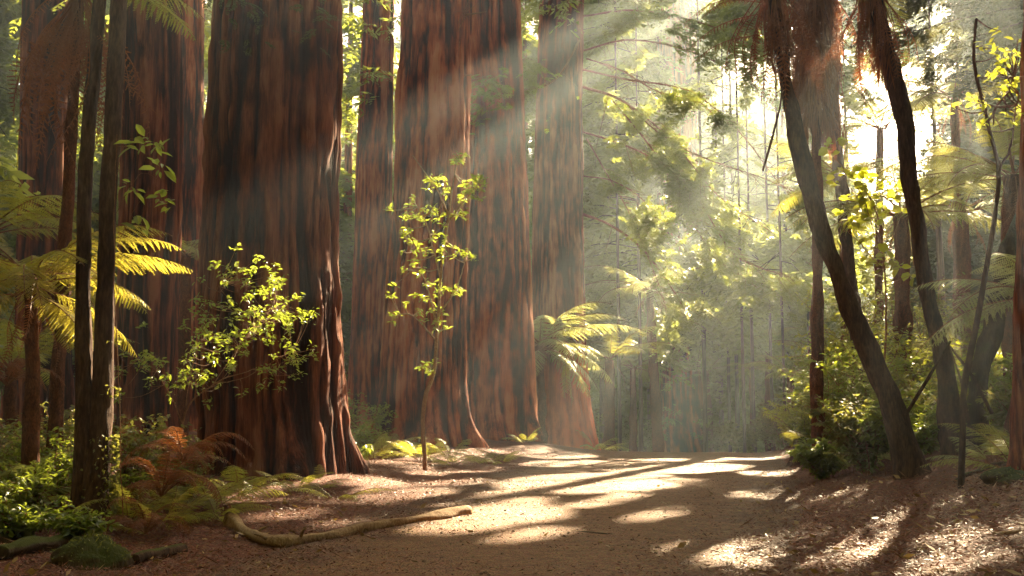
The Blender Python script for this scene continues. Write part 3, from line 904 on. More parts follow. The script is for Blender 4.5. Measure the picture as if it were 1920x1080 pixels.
# ------------------------------------------------------------------ tree ferns
def frond_mesh(name, L, npin, pin_len, arch, droop, m, seed, pinnules=0, rach=.012, dead=False, curl=.0):
    r = np.random.default_rng(seed)
    t = np.linspace(0, 1, npin + 8)
    ang = arch - droop * t ** 1.3 + curl * np.sin(t * 6)
    ds = L / (len(t) - 1)
    x = np.concatenate([[0], np.cumsum(np.cos(ang[:-1]) * ds)]); z = np.concatenate([[0], np.cumsum(np.sin(ang[:-1]) * ds)])
    y = .03 * L * np.sin(t * 3 + seed) * t
    pts = np.stack([x, y, z], -1)
    mb = MB()
    tv, tq, tt = tube(pts, np.linspace(rach, rach * .25, len(pts)), 5, cap=False)
    mb.add(tv, tq, m=1)
    A_, B_, W_, N_ = [], [], [], []
    for i in range(6, len(t) - 1):
        u = (i - 5) / (len(t) - 6)
        prof = (sin(pi * min(1, u * .92 + .12)) ** .7) * (1 - .35 * u)
        pl = pin_len * L * prof
        T = pts[i + 1] - pts[i]; T /= np.linalg.norm(T)
        up = np.cross(T, [0, 1.0, 0]); up = -up if up[2] < 0 else up
        for s in (-1, 1):
            a = 1.15 - .35 * u + r.normal(0, .07)
            d = T * cos(a) + np.array([0, s, 0.0]) * sin(a) - up * r.uniform(.12, .5 if not dead else .9)
            d /= np.linalg.norm(d)
            l_ = pl * r.uniform(.88, 1.05) * (.5 if dead else 1)
            p0 = pts[i]
            if pinnules:
                k = pinnules
                f = (np.arange(k) + .5) / k
                pd = np.outer(f, d * l_) + p0 - np.outer(f ** 2, up * l_ * .12)
                side = T - d * (T @ d); side /= np.linalg.norm(side)
                wl = .075 * l_ * (1 - f ** 2.2) + .003 * L
                for s2 in (-1, 1):
                    A_.append(pd); B_.append(pd + (side * s2 + d * .35)[None] * wl[:, None] - up * (wl * r.uniform(0, .3))[:, None])
                    W_.append(np.full(k, l_ / k * .95)); N_.append(np.tile(up, (k, 1)) + r.normal(0, .15, (k, 3)))
                A_.append(p0[None]); B_.append((p0 + d * l_ - up * l_ * .12)[None]); W_.append(np.array([.008 * L])); N_.append(up[None])
            else:
                A_.append(p0[None]); B_.append((p0 + d * l_ - up * l_ * r.uniform(.0, .15))[None])
                W_.append(np.array([L / npin * .85])); N_.append(up[None] + r.normal(0, .12, (1, 3)))
    v, q = diamonds(np.concatenate(A_), np.concatenate(B_), np.concatenate(W_), np.concatenate(N_))
    mb.add(v, q, m=0)
    return mb.mesh(name, [m, M['twig'] if not dead else M['dead']])


FR = {}


def fronds(kind):
    if kind in FR: return FR[kind]
    mk = {'green': M['fern'], 'pale': M['fern_pale'], 'gold': M['fern_gold']}
    k, q = kind.split('_')
    out = []
    for s in range(3):
        arch = (.75, .5, .25)[s]; dr = (1.25, 1.0, .95)[s]
        out.append(frond_mesh('frond', 1.0, 30 if q == 'fine' else 26, .22, arch, dr, mk[k], s + 3, 13 if q == 'fine' else 5, .007))
    FR[kind] = out
    return out


HANG = {}


def hang_meshes():
    if not HANG:
        HANG['a'] = [frond_mesh('dead_frond', 1.0, 22, .16, -.9 - .25 * s, .55, M['dead'], s + 30, 4, .006, True, .15) for s in range(3)]
    return HANG['a']


def add_fronds(t, top, n, L, kind, r, elev=0.0, azs=None, name='frond', jitter=.15):
    ms = fronds(kind)
    for i in range(n):
        a = (azs[i] if azs is not None else i / n * 2 * pi + r.normal(0, .12))
        o = link(name, ms[int(r.integers(0, 3))], t)
        o.location = tuple(top + np.array([cos(a) * .05, sin(a) * .05, r.uniform(-.1, .08)]))
        o.rotation_euler = (r.normal(0, jitter), -elev + r.normal(0, .13), a)
        o.scale = (L * r.uniform(.85, 1.1),) * 3


def add_skirt(t, top, n, L, r, spread=.10):
    ms = hang_meshes()
    for i in range(n):
        a = i / n * 2 * pi + r.normal(0, .2)
        o = link('dead_frond', ms[int(r.integers(0, 3))], t)
        o.location = tuple(top + np.array([cos(a) * spread, sin(a) * spread, r.uniform(-.3, .05)]))
        o.rotation_euler = (r.normal(0, .2), r.uniform(-.05, .35), a)
        o.scale = (L * r.uniform(.6, 1.1),) * 3


def shag(t, pts, rad, L, n, r, name='skirt'):
    """Thatch of hanging dead strips around a stem."""
    pts = np.asarray(pts)
    s = r.random(n); i = s * (len(pts) - 1)
    C = np.stack([np.interp(i, np.arange(len(pts)), pts[:, j]) for j in range(3)], -1)
    a = r.uniform(0, 2 * pi, n)
    rr = rad * r.uniform(.6, 1.15, n)
    A_ = C + np.stack([np.cos(a) * rr * .75, np.sin(a) * rr * .75, np.zeros(n)], -1)
    l_ = L * r.uniform(.4, 1.1, n)
    Md = A_ + np.stack([np.cos(a) * rr * .35, np.sin(a) * rr * .35, -l_ * .5], -1) + r.normal(0, .02, (n, 3))
    B_ = Md + np.stack([np.cos(a) * rr * .05, np.sin(a) * rr * .05, -l_ * .5], -1) + r.normal(0, .035, (n, 3))
    N = np.stack([np.cos(a), np.sin(a), np.zeros(n)], -1) + r.normal(0, .5, (n, 3))
    mb = MB()
    w = r.uniform(.010, .035, n)
    v, q = diamonds(A_, Md + (B_ - Md) * .1, w, N, .7); mb.add(v, q)
    v, q = diamonds(Md, B_, w * .9, N, .3); mb.add(v, q)
    return mb.build(name, M['dead'], t)


def tree_fern(base, top, rad, n, L, kind, label, seed, elev=0.0, skirt=None, mid=None, group='tree ferns', azs=None, shagn=0, mat_=None, name='tree_fern', tier=None):
    r = np.random.default_rng(seed)
    base = np.asarray(base, float); top = np.asarray(top, float)
    t = thing(name, base, label, 'tree fern', group)
    pts = [base * 0 - np.array([0, 0, .15])] + ([np.asarray(mid) - base] if mid is not None else []) + [top - base]
    c = spline(pts, 40) if len(pts) > 2 else np.linspace(pts[0], pts[1], 40)
    f = np.linspace(0, 1, 40)
    tv, tq, tt = tube(c, rad * (1.25 - .45 * f + .25 * np.exp(-f * 8)), 18, .22, seed)
    MB().add(tv, tq, tt).build('trunk', mat_ or M['fern_trunk'], t, True)
    tp = top - base
    add_fronds(t, tp, n, L, kind, r, elev, azs)
    if tier: add_fronds(t, tp - np.array([0, 0, .15]), tier[0], L * tier[2], kind, r, tier[1], None)
    if skirt:
        add_skirt(t, tp, skirt[0], skirt[1], r, rad)
    if shagn:
        shag(t, c[-shagn:], .40, .95, 3200, r)
    return t


def onG(px, Y):
    X = (px - 960) / F * Y
    return np.array([X, Y, float(gh(X, Y))])


tree_fern(onG(1012, 38.9), P(1012, 645, 38.9), .2, 20, 3.5, 'pale_fine', 'sunlit tree fern with red trunk in front of the bare-footed redwood', 61, elev=.05, skirt=None, tier=(12, -.4, .8))
tree_fern(onG(1140, 45), P(1143, 675, 45), .22, 12, 2.6, 'green_fine', 'tree fern on a knobbly dark trunk right of the bare-footed redwood', 62, skirt=(5, 1.2))
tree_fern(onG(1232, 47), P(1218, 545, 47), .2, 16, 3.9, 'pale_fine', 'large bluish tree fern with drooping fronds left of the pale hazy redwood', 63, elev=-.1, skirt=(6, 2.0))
tree_fern(onG(1185, 50), P(1187, 690, 50), .16, 10, 2.6, 'green_fine', 'thin-stemmed tree fern in the shade between two dark trunks', 64)
tree_fern(onG(1407, 50), P(1408, 690, 50), .1, 9, 1.4, 'green_coarse', 'small tree fern with a flat top like a lamp post beyond the crest', 65, elev=-.15)
tree_fern(onG(1437, 52), P(1440, 640, 52), .16, 11, 2.2, 'green_coarse', 'tree fern beside the flat-topped one beyond the crest', 66)
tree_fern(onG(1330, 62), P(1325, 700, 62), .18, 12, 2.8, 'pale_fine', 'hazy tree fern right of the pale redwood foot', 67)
tree_fern(onG(1480, 40), P(1482, 700, 40), .16, 11, 2.0, 'green_coarse', 'shaded tree fern left of the dark stump', 68)
# left side
tree_fern(onG(75, 12.2), P(60, 520, 12.2), .08, 20, 1.75, 'gold_fine', 'golden tree fern behind the twin trunks with one blazing frond', 69, elev=-.05, tier=(12, -.5, .85), skirt=(6, 1.0))
tree_fern(onG(-40, 17), P(-30, 430, 17), .11, 13, 2.3, 'green_fine', 'greener tree fern at the left edge above the golden one', 70, skirt=(5, 1.1))
tree_fern(onG(345, 27), P(350, 480, 27), .14, 11, 2.0, 'green_fine', 'shaded tree fern in the gap left of the massive redwood', 71)
tree_fern(onG(30, 20), P(20, 690, 20), .12, 13, 2.3, 'green_fine', 'low bluish shaded fern spreading behind the left bushes', 72, elev=.1)
# right side
tree_fern(onG(1690, 23), P(1690, 400, 23), .17, 15, 2.9, 'green_fine', 'wide umbrella tree fern over the right undergrowth', 73, elev=-.05, skirt=(8, 1.2))
tree_fern(onG(1800, 27), P(1805, 395, 27), .18, 13, 3.0, 'pale_fine', 'silvery tree fern behind the right-hand leaning trunk', 74, skirt=(7, 1.3))
tree_fern(onG(1524, 21), P(1525, -70, 21), .10, 18, 2.8, 'green_fine', 'tall tree fern with a thick skirt of dead fronds', 75, skirt=(20, 2.6), mid=P(1532, 400, 21), shagn=13)
tree_fern(onG(1880, 15), P(1960, 560, 15), .16, 14, 2.0, 'pale_fine', 'bright tree fern entering at the right edge', 76)
tree_fern(onG(1905, 19), P(1900, 330, 19), .2, 15, 2.4, 'green_fine', 'tree fern high at the right edge above the bright one', 77, skirt=(10, 1.4))
tree_fern(onG(1795, 30), P(1790, 185, 30), .13, 16, 3.1, 'green_fine', 'tall tree fern arching left of the thin sapling', 80, skirt=(6, 1.3))
tree_fern(onG(1585, 33), P(1580, 330, 33), .14, 14, 3.0, 'green_fine', 'tree fern spreading behind the skirted one', 81, skirt=(6, 1.3))
tree_fern(onG(1640, 34), P(1650, 240, 34), .13, 14, 3.2, 'pale_fine', 'distant tree fern against the open sky', 78, skirt=(8, 1.6))

# ------------------------------------------------------------------ thin trees
def bent_tree(pix, Y, widths, label, seed, mat_=None, group=None, name='leaning_tree', cat='tree', Yt=None, n=150, foot=1.5, base=None):
    """Trunk traced at its real distance; pix from top to foot."""
    k = len(pix)
    Yt = Y if Yt is None else Yt
    w = [P(x, y, Yt + (Y - Yt) * i / (k - 1)) for i, (x, y) in enumerate(pix)][::-1]
    w[0] = np.array([w[0][0], w[0][1], float(gh(w[0][0], w[0][1])) - .12])
    w = np.array(w); b = w[0].copy()
    c = spline(w, n) - b
    rr = np.interp(np.linspace(0, 1, n), np.linspace(0, 1, len(widths)), np.array(widths[::-1]) / 2 / F * Y)
    rr = rr * (1 + (foot - 1) * np.exp(-np.linspace(0, 1, n) * 18))
    t = thing(name, b, label, cat, group)
    rr = rr * (1 + .10 * (vnoise(np.linspace(0, 1, n) * 14, seed * 3.1) - .5) * 2)
    tv, tq, tt = tube(c, rr, 32, .24, seed)
    MB().add(tv, tq, tt).build('trunk', mat_ or M['dark_bark'], t, True)
    return t, b, c


# right-hand trunks
t, b, c = bent_tree([(1430, -260), (1452, 0), (1478, 180), (1505, 300), (1545, 440), (1600, 590), (1655, 720), (1718, 868)], 14.3, [24, 24, 27, 30, 33, 37, 47], 'strongly leaning dark tree whose foot stands on the right bank of the path', 1, foot=1.75)
r = np.random.default_rng(3)
add_fronds(t, P(1440, -60, 14.3) - b, 16, 2.0, 'green_fine', r, elev=.15)
add_skirt(t, P(1450, -20, 14.3) - b, 26, 1.7, r, .16)
for az_, px_, py_ in ((pi, 1440, -10), (pi - .4, 1446, 20), (pi + .5, 1440, 5), (pi - .2, 1452, 60)):
    o = link('dead_frond', hang_meshes()[0], t); o.location = tuple(P(px_, py_, 14.3) - b); o.rotation_euler = (0, -.75, az_); o.scale = (1.35,) * 3
shag(t, np.array([P(1446, -60, 14.3) - b, P(1452, 10, 14.3) - b, P(1462, 60, 14.3) - b]), .15, .7, 260, r)
t, b, c = bent_tree([(1610, -260), (1640, 0), (1688, 200), (1712, 380), (1735, 520), (1762, 650), (1778, 740), (1790, 815)], 16.5, [36, 34, 30, 29, 31, 35, 42], 'tall dark tree with frayed bark and hanging dead fronds, right of the strongly leaning one', 2, foot=1.3)
r = np.random.default_rng(4)
add_fronds(t, P(1630, -70, 16.5) - b, 15, 2.0, 'green_fine', r, elev=.1)
add_skirt(t, P(1632, -10, 16.5) - b, 22, 1.6, r, .2)
shag(t, np.array([P(1625, -60, 16.5) - b, P(1640, 10, 16.5) - b, P(1660, 100, 16.5) - b]), .17, .8, 380, r)
bent_tree([(1556, -50), (1562, 200), (1576, 340), (1590, 470), (1600, 560), (1612, 700), (1622, 850)], 24, [26, 24, 20, 24, 26], 'thin dark tree between the two leaning trees, behind the yellow leaves', 3)
bent_tree([(1990, 250), (1912, 420), (1880, 520), (1862, 620), (1838, 700), (1828, 790)], 17.5, [26, 30, 34, 36, 40], 'mossy tree leaning right near the right edge', 4, mat_=M['moss_bark'])
bent_tree([(1935, -60), (1925, 300), (1915, 600), (1908, 860)], 11.5, [30, 26, 28, 34], 'upright brown trunk cut by the right edge', 5, mat_=M['redwood'])
bent_tree([(1850, -90), (1870, 60), (1885, 200), (1880, 330)], 22, [90, 80, 60, 40], 'shaggy brown trunk in the upper right corner', 6, mat_=M['fern_trunk']) if False else None

# twin trunks at the left
t = thing('twin_trunk_tree', onG(178, 11.2), 'dark twin-trunked tree forking low, with moss up its right side', 'tree')
b = np.array(t.location)
w1 = spline([onG(172, 11.2) - [0, 0, .15], P(160, 850, 11.2), P(157, 700, 11.2), P(156, 450, 11.2), P(165, 250, 11.2), P(182, 60, 11.2), P(196, -160, 11.2)], 80) - b
w2 = spline([onG(180, 11.2) - [0, 0, .15], P(184, 850, 11.2), P(194, 700, 11.2), P(200, 450, 11.2), P(210, 250, 11.2), P(221, 30, 11.2), P(230, -260, 11.2)], 80) - b
f = np.linspace(0, 1, 80)
for w, wd, sd in ((w1, [56, 38, 28, 26, 25, 25], 11), (w2, [76, 45, 33, 32, 33, 33], 13)):
    rr = np.interp(f, np.linspace(0, 1, 6), np.array(wd) / 2 / F * 11.2)
    tv, tq, tt = tube(w, rr, 26, .15, sd)
    MB().add(tv, tq, tt).build('trunk', M['dark_bark'], t, True)
r = np.random.default_rng(8)
# moss and small climbing leaves up the right side
k = 900
s = r.random(k) ** 1.5 * .38; s = s[vnoise(s * 60, 3.3) > .38]; k = len(s)
i = s * 79
C = np.stack([np.interp(i, np.arange(80), w2[:, j]) for j in range(3)], -1)
rad = np.interp(s, np.linspace(0, 1, 6), np.array([84, 62, 46, 42, 40, 38]) / 2 / F * 11.2)
a = r.normal(-.25, .55, k)
C = C + np.stack([np.cos(a) * rad, np.sin(a) * rad, np.zeros(k)], -1)
D = np.stack([np.cos(a), np.sin(a), r.uniform(-.9, .5, k)], -1)
v, q = diamonds(C, C + D * r.uniform(.02, .055, (k, 1)), r.uniform(.015, .045, k), r.normal(0, 1, (k, 3)))
MB().add(v, q).build('moss', M['under'], t)
add_skirt(t, P(150, 10, 11.2) - b, 12, 1.5, r, .1)
for dx_ in (-30, -10, 20):
    pass

# tree fern crown with big reddish hanging fronds, upper left
t = tree_fern(onG(112, 14), P(150, -30, 14), .08, 14, 2.0, 'green_fine', 'slender tree fern with reddish dead fronds hanging at the upper left', 79, skirt=(36, 2.3), mid=P(120, 500, 14), group='tree ferns')

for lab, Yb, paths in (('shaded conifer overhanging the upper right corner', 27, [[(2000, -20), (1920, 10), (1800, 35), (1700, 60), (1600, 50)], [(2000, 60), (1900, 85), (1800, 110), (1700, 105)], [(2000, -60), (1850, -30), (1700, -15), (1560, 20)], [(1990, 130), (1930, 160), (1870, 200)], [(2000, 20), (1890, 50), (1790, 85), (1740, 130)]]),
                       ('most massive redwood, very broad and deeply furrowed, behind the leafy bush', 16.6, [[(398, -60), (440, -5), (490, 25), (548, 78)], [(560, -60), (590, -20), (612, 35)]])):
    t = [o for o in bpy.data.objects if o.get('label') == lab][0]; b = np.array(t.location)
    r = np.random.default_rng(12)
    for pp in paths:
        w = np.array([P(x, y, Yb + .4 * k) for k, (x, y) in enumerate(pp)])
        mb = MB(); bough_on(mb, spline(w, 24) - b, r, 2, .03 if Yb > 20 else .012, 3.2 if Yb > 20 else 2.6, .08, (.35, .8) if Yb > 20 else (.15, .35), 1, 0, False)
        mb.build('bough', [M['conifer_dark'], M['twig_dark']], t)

# ------------------------------------------------------------------ broadleaf plants
def leaf_template(w=.38, fold=.12, seed=0):
    v = np.array([[0, 0, 0], [.3, w * .42, fold * .5], [.65, w * .45, fold * .45], [1, 0, -.12], [.65, -w * .45, fold * .45], [.3, -w * .42, fold * .5], [.33, 0, 0.0], [.66, 0, -.03]], float)
    q = np.array([[0, 6, 1, 1], [1, 6, 7, 2], [2, 7, 3, 3], [0, 5, 6, 6], [5, 4, 7, 6], [4, 3, 7, 7]])
    return v, q


LV = [(0, 1, 6), (2, 7, 3), (0, 6, 5), (4, 7, 3)]


def leaves(mb, C, yaw, pitch, roll, size, w=.4, m=0):
    v = np.array([[0, 0, 0], [.3, w * .46, .05], [.68, w * .42, .04], [1, 0, -.12], [.68, -w * .42, .04], [.3, -w * .46, .05], [.5, 0, -.02]], float)
    q = np.array([[0, 6, 2, 1], [0, 5, 4, 6], ])
    q2 = np.array([[6, 3, 2], [6, 4, 3]])
    R = rot_axes(yaw, pitch, roll, size)
    if len(R) == 0: return
    vv = np.einsum('kij,nj->kni', R, v) + C[:, None]
    o = (np.arange(len(R)) * 7)[:, None, None]
    mb.add(vv.reshape(-1, 3), (q[None] + o).reshape(-1, 4), (q2[None] + o).reshape(-1, 3), m=m)


def shrub(base, h, spread, stems, per, lsize, label, seed, m='under', cat='shrub', group='undergrowth shrubs', name='shrub', lean=(0, 0), w=.42, stemr=.008, lift=.3, stem_mat='twig', pts_list=None):
    r = np.random.default_rng(seed)
    base = np.asarray(base, float)
    t = thing(name, base, label, cat, group)
    st, fo = MB(), MB()
    P_, Yw = [], []
    for i in range(stems):
        a = r.uniform(0, 2 * pi); d = spread * r.uniform(.15, 1); hh = h * r.uniform(.55, 1)
        k = np.linspace(0, 1, 9)
        c = np.stack([cos(a) * d * k ** 1.4 + lean[0] * k, sin(a) * d * k ** 1.4 + lean[1] * k, hh * (k - .18 * k ** 3)], -1) + np.cumsum(r.normal(0, h * .018, (9, 3)), 0)
        c[0] = (r.normal(0, .03), r.normal(0, .03), -.05)
        tv, tq, tt = tube(c, np.linspace(stemr, stemr * .3, 9), 5, cap=False); st.add(tv, tq)
        for _ in range(3):
            j = r.integers(3, 8); a2 = r.uniform(0, 2 * pi); l2 = h * r.uniform(.12, .28)
            c2 = c[j] + np.outer(np.linspace(0, 1, 5), [cos(a2) * l2, sin(a2) * l2, l2 * r.uniform(-.1, .6)])
            tv, tq, tt = tube(c2, np.linspace(stemr * .5, stemr * .2, 5), 4, cap=False); st.add(tv, tq)
            n2 = max(1, per // 4)
            s = r.uniform(.2, 1, n2)
            P_.append(c2[0] + np.outer(s, c2[-1] - c2[0])); Yw.append(a2 + r.choice([-1, 1], n2) * r.uniform(.2, 1.4, n2))
        s = r.uniform(lift, 1, per)
        pp = np.stack([np.interp(s, k, c[:, q_]) for q_ in range(3)], -1)
        P_.append(pp + r.normal(0, .02, pp.shape)); Yw.append(r.uniform(0, 2 * pi, per))
    C = np.concatenate(P_); yw = np.concatenate(Yw); n_ = len(C)
    leaves(fo, C, yw, r.normal(-.1, .4, n_), r.normal(0, .4, n_), lsize * r.uniform(.6, 1.2, n_), w)
    st.build('stem', M[stem_mat], t, True); fo.build('foliage', M[m], t)
    return t


def fern_rosette(base, n, L, kind, label, seed, elev=.1, azs=None, group='ground ferns', name='ground_fern'):
    r = np.random.default_rng(seed)
    t = thing(name, base, label, 'fern', group)
    add_fronds(t, np.array([0, 0, .02]), n, L, kind, r, elev, azs)
    return t


# the leafy bush over the massive redwood's foot
def twig_bush(pix_stems, Y, clusters, m, lsize, label, seed, name, group=None, stem_mat='twig', stemr=.02, per=9, cat='shrub', base=None, w=.42, spreadc=.16, kmul=1.0, rmul=1.0):
    """Stems traced at their real distance, leaves in whorls round the twig ends."""
    r = np.random.default_rng(seed)
    w0 = P(*pix_stems[0][0], Y); b = np.array([w0[0], w0[1], float(gh(w0[0], w0[1])) - .05]) if base is None else np.asarray(base, float)
    t = thing(name, b, label, cat, group)
    st, fo = MB(), MB(); nodes = []
    for i, s in enumerate(pix_stems):
        dy = 0 if i == 0 else r.uniform(-.5, .5)
        w_ = np.array([P(x, y, Y + dy * k / max(1, len(s) - 1)) for k, (x, y) in enumerate(s)])
        if i == 0: w_[0] = b
        c = spline(w_, 24) - b
        c[2:] += np.cumsum(r.normal(0, .006, (22, 3)), 0)
        r0 = stemr if i == 0 else stemr * .45
        tv, tq, tt = tube(c, np.linspace(r0, r0 * .35, 24), 8, .12, i); st.add(tv, tq, tt)
        nodes.append(c)
    allc = np.concatenate(nodes)
    for (x, y, rad, k) in clusters:
        for _ in range(int(round(k * kmul))):
            p = P(x + r.normal(0, rad * rmul), y + r.normal(0, rad * .7 * rmul), Y + r.normal(0, .35)) - b
            d = np.linalg.norm(allc - p, axis=1); j = int(np.argmin(d))
            q0 = allc[j]; mid_ = (q0 + p) / 2 + np.array([0, 0, -.06 * d[j]])
            c = spline([q0, mid_, p], 7)
            tv, tq, tt = tube(c, np.linspace(stemr * .28, stemr * .12, 7), 5, cap=False); st.add(tv, tq)
            yw = r.uniform(0, 2 * pi, per)
            leaves(fo, np.tile(p, (per, 1)) + r.normal(0, .03, (per, 3)), yw, r.normal(-.05, .45, per), r.normal(0, .6, per), lsize * r.uniform(.35, 1.3, per), w)
    st.build('stem', M[stem_mat], t, True); fo.build('foliage', M[m], t)
    return t


twig_bush([[(335, 880), (345, 780), (400, 720), (470, 690)], [(345, 780), (370, 640), (410, 520)], [(400, 720), (470, 620), (520, 560)], [(400, 720), (480, 700), (560, 660)], [(345, 800), (300, 700), (250, 670)]],
          14.5, [(440, 510, 22, 7), (500, 545, 26, 10), (545, 590, 18, 8), (430, 590, 32, 12), (500, 640, 34, 14), (530, 690, 22, 9), (400, 660, 30, 12), (330, 680, 32, 10), (260, 690, 26, 6), (470, 585, 26, 10), (380, 615, 16, 6), (350, 720, 20, 8)],
          'broad', .075, 'sprawling leafy bush in front of the massive redwood', 21, 'leafy_bush', per=12, kmul=1.7, rmul=1.45, stemr=.016)
# tall sapling before the sunlit-edged redwood
twig_bush([[(797, 885), (795, 760), (815, 690), (822, 600), (826, 520), (838, 420), (858, 300)], [(820, 620), (800, 540), (770, 470)], [(822, 590), (860, 535), (875, 490)], [(826, 520), (800, 430), (780, 390)], [(838, 420), (870, 380), (900, 345)], [(820, 640), (770, 590), (735, 590)], [(815, 690), (800, 690), (790, 685)], [(840, 400), (815, 350), (770, 290)]],
          23.0, [(855, 298, 8, 7), (865, 345, 20, 12), (900, 345, 8, 6), (820, 345, 12, 7), (765, 400, 14, 6), (800, 395, 18, 7), (845, 405, 14, 5), (760, 440, 16, 6), (800, 460, 22, 8), (840, 470, 14, 5), (780, 500, 16, 5), (890, 480, 10, 4), (830, 540, 22, 7), (790, 565, 20, 6), (855, 545, 12, 4), (735, 590, 10, 3), (815, 590, 16, 6), (800, 690, 9, 5), (745, 545, 12, 3)],
          'broad', .13, 'tall crooked sapling with pale stem and glowing leaves before a redwood', 22, 'sapling', stem_mat='pale_bark', stemr=.05, per=9, cat='sapling', w=.34, kmul=1.1)
# big leaves hanging beside the twin trunks
twig_bush([[(232, 1000), (222, 700), (216, 420), (222, 250)], [(218, 330), (250, 265), (300, 270)], [(218, 400), (260, 320), (300, 330)], [(216, 470), (270, 370), (310, 385)]],
          11.0, [(250, 262, 8, 2), (290, 272, 8, 3), (290, 320, 8, 2), (245, 360, 10, 2), (300, 380, 10, 3), (260, 420, 8, 2)], 'broad', .16, 'young climbing shoot with large leaves beside the twin trunks', 23, 'climbing_shoot', stemr=.006, per=4, cat='plant')
# yellow maple-like sprays in the right middle
twig_bush([[(1640, 860), (1660, 600), (1640, 400), (1560, 290)], [(1650, 480), (1620, 370), (1590, 330)], [(1655, 500), (1700, 370), (1690, 350)], [(1650, 500), (1600, 440), (1580, 430)]],
          19, [(1555, 280, 12, 3), (1575, 330, 16, 4), (1620, 345, 22, 7), (1650, 355, 20, 6), (1690, 358, 8, 3), (1630, 385, 22, 7), (1660, 395, 14, 4), (1600, 430, 16, 5), (1625, 465, 18, 5), (1680, 490, 18, 4), (1600, 410, 14, 4)], 'yellow', .17, 'young tree with flat sprays of bright yellow-green leaves', 24, 'yellow_leaved_tree', stemr=.022, per=6, cat='young tree', w=.8)
# dark thin sapling at right with leaves above
twig_bush([[(1800, 880), (1808, 740), (1830, 600), (1852, 470), (1872, 340), (1850, 230), (1826, 130), (1832, 40)], [(1872, 330), (1890, 280), (1905, 180)], [(1850, 230), (1880, 190), (1900, 150)]],
          12.0, [(1900, 90, 20, 6), (1880, 130, 22, 7), (1905, 170, 18, 6), (1850, 195, 22, 7), (1885, 215, 20, 7), (1840, 240, 16, 4), (1870, 100, 14, 4)], 'yellow', .10, 'thin dark sapling with bright leaves near the upper right corner', 25, 'thin_sapling', stem_mat='dark_bark', stemr=.038, per=6, cat='sapling')

# right-hand undergrowth
RU = [(1640, 20, 2.6, 1.5), (1700, 21.5, 3.0, 1.6), (1580, 23, 2.6, 1.4), (1760, 22, 2.8, 1.4), (1660, 25, 3.4, 1.6), (1820, 21, 2.2, 1.3), (1880, 24, 3.0, 1.4), (1730, 18.5, 1.7, 1.1), (1560, 28, 2.6, 1.3), (1520, 30, 2.0, 1.2), (1900, 18, 1.8, 1.0), (1470, 38, 2.0, 1.4), (1610, 30, 3.8, 1.6), (1800, 29, 4.2, 2.0)]
RU += [(1535, 19.3, .8, .6), (1620, 17.5, 1.5, 1.0), (1690, 17, 1.4, .9), (1600, 26, 4.6, 1.4), (1540, 33, 4.2, 1.6), (1750, 26, 4.8, 1.5), (1850, 27, 4.4, 1.6), (1500, 29, 1.4, 1.0), (1680, 31, 5.6, 2.0), (1910, 15.5, 1.3, .7)]
RL = ['bright leafy shrub directly behind the strongly leaning tree', 'tall glowing shrub left of the frayed-bark tree', 'shrub behind the thin dark tree', 'shrub filling the space right of the frayed-bark tree', 'tall shrub beneath the umbrella fern', 'shrub behind the propped sticks', 'shrub left of the trunk at the right edge', 'low shrub at the foot of the frayed-bark tree', 'shrub left of the thin dark tree', 'small shrub behind the dark stump', 'low shrub below the bright fern at the right edge', 'shrub at the edge of the path just past its crest', 'tall pale shrub far behind the yellow-leaved young tree', 'tallest shrub, far back under the silvery fern', 'low shrub before the foot of the skirted tree fern', 'low shrub just behind the trunk of the strongly leaning tree', 'low glowing shrub between the two leaning trunks', 'leafy young tree beside the yellow-leaved one', 'leafy young tree left of the skirted fern trunk', 'leafy young tree behind the frayed-bark tree', 'leafy young tree left of the mossy leaning tree', 'low shrub right beside the dark stump', 'leafy young tree far behind the umbrella fern trunk', 'low shrub by the brown trunk at the right edge']
for i, ((px, Y, h, sp), lb) in enumerate(zip(RU, RL)):
    shrub(onG(px, Y), h, sp, 24, 64, .13, lb, 200 + i, m=('broad', 'yellow', 'broad', 'under')[i % 4], stemr=.012, name='shrub', w=.45, group='shrubs on the right bank', lift=.1)
# left-hand undergrowth
LU = [(20, 12.5, .9, .7, 'broad'), (75, 11.8, .75, .6, 'broad'), (120, 12.6, 1.0, .6, 'broad'), (60, 15, 1.3, .9, 'under'), (130, 16, 1.4, .9, 'under'), (-20, 14, 1.1, .8, 'under'), (240, 13, 1.2, .6, 'under'), (300, 14, 1.3, .6, 'under'), (60, 10.2, .45, .5, 'broad')]
LU += [(160, 10.3, .4, .4, 'broad'), (240, 12.4, .6, .45, 'broad'), (360, 13.6, .9, .5, 'under'), (100, 13.5, 1.2, .8, 'broad'), (10, 11.2, .6, .5, 'broad')]
LL = ['low bush with pointed leaves at the left edge', 'low bright bush left of the twin trunks', 'bush touching the left side of the twin trunks', 'taller dim bush behind the low left ones', 'dim bush behind the twin trunks', 'dim bush cut by the left edge', 'bush right of the twin trunks', 'tangled bush left of the sprawling leafy one', 'small seedling patch beside the dark log', 'seedlings right at the foot of the twin trunks', 'low leafy plant between the twin trunks and the dead fern heap', 'dim bush under the sprawling leafy one', 'bush with lit tops behind the trunk foot at left', 'lowest bush in the lower left']
for i, ((px, Y, h, sp, m_), lb) in enumerate(zip(LU, LL)):
    shrub(onG(px, Y), h, sp, 20, 30, .085, lb, 230 + i, m=m_, name='shrub', w=.5, group='shrubs on the left', lift=.15)
MU = [(690, 26, 1.0, .5), (712, 28, 1.6, .6), (668, 22, .6, .4), (660, 36, 2.0, .9), (735, 38, 1.8, 1.0)]
ML = ['shrub at the left foot of the sunlit-edged redwood', 'taller shoot against the sunlit-edged redwood', 'small seedling beside the massive redwood foot', 'hazy shrub in the gap right of the massive redwood', 'shrub behind the sunlit-edged redwood foot']
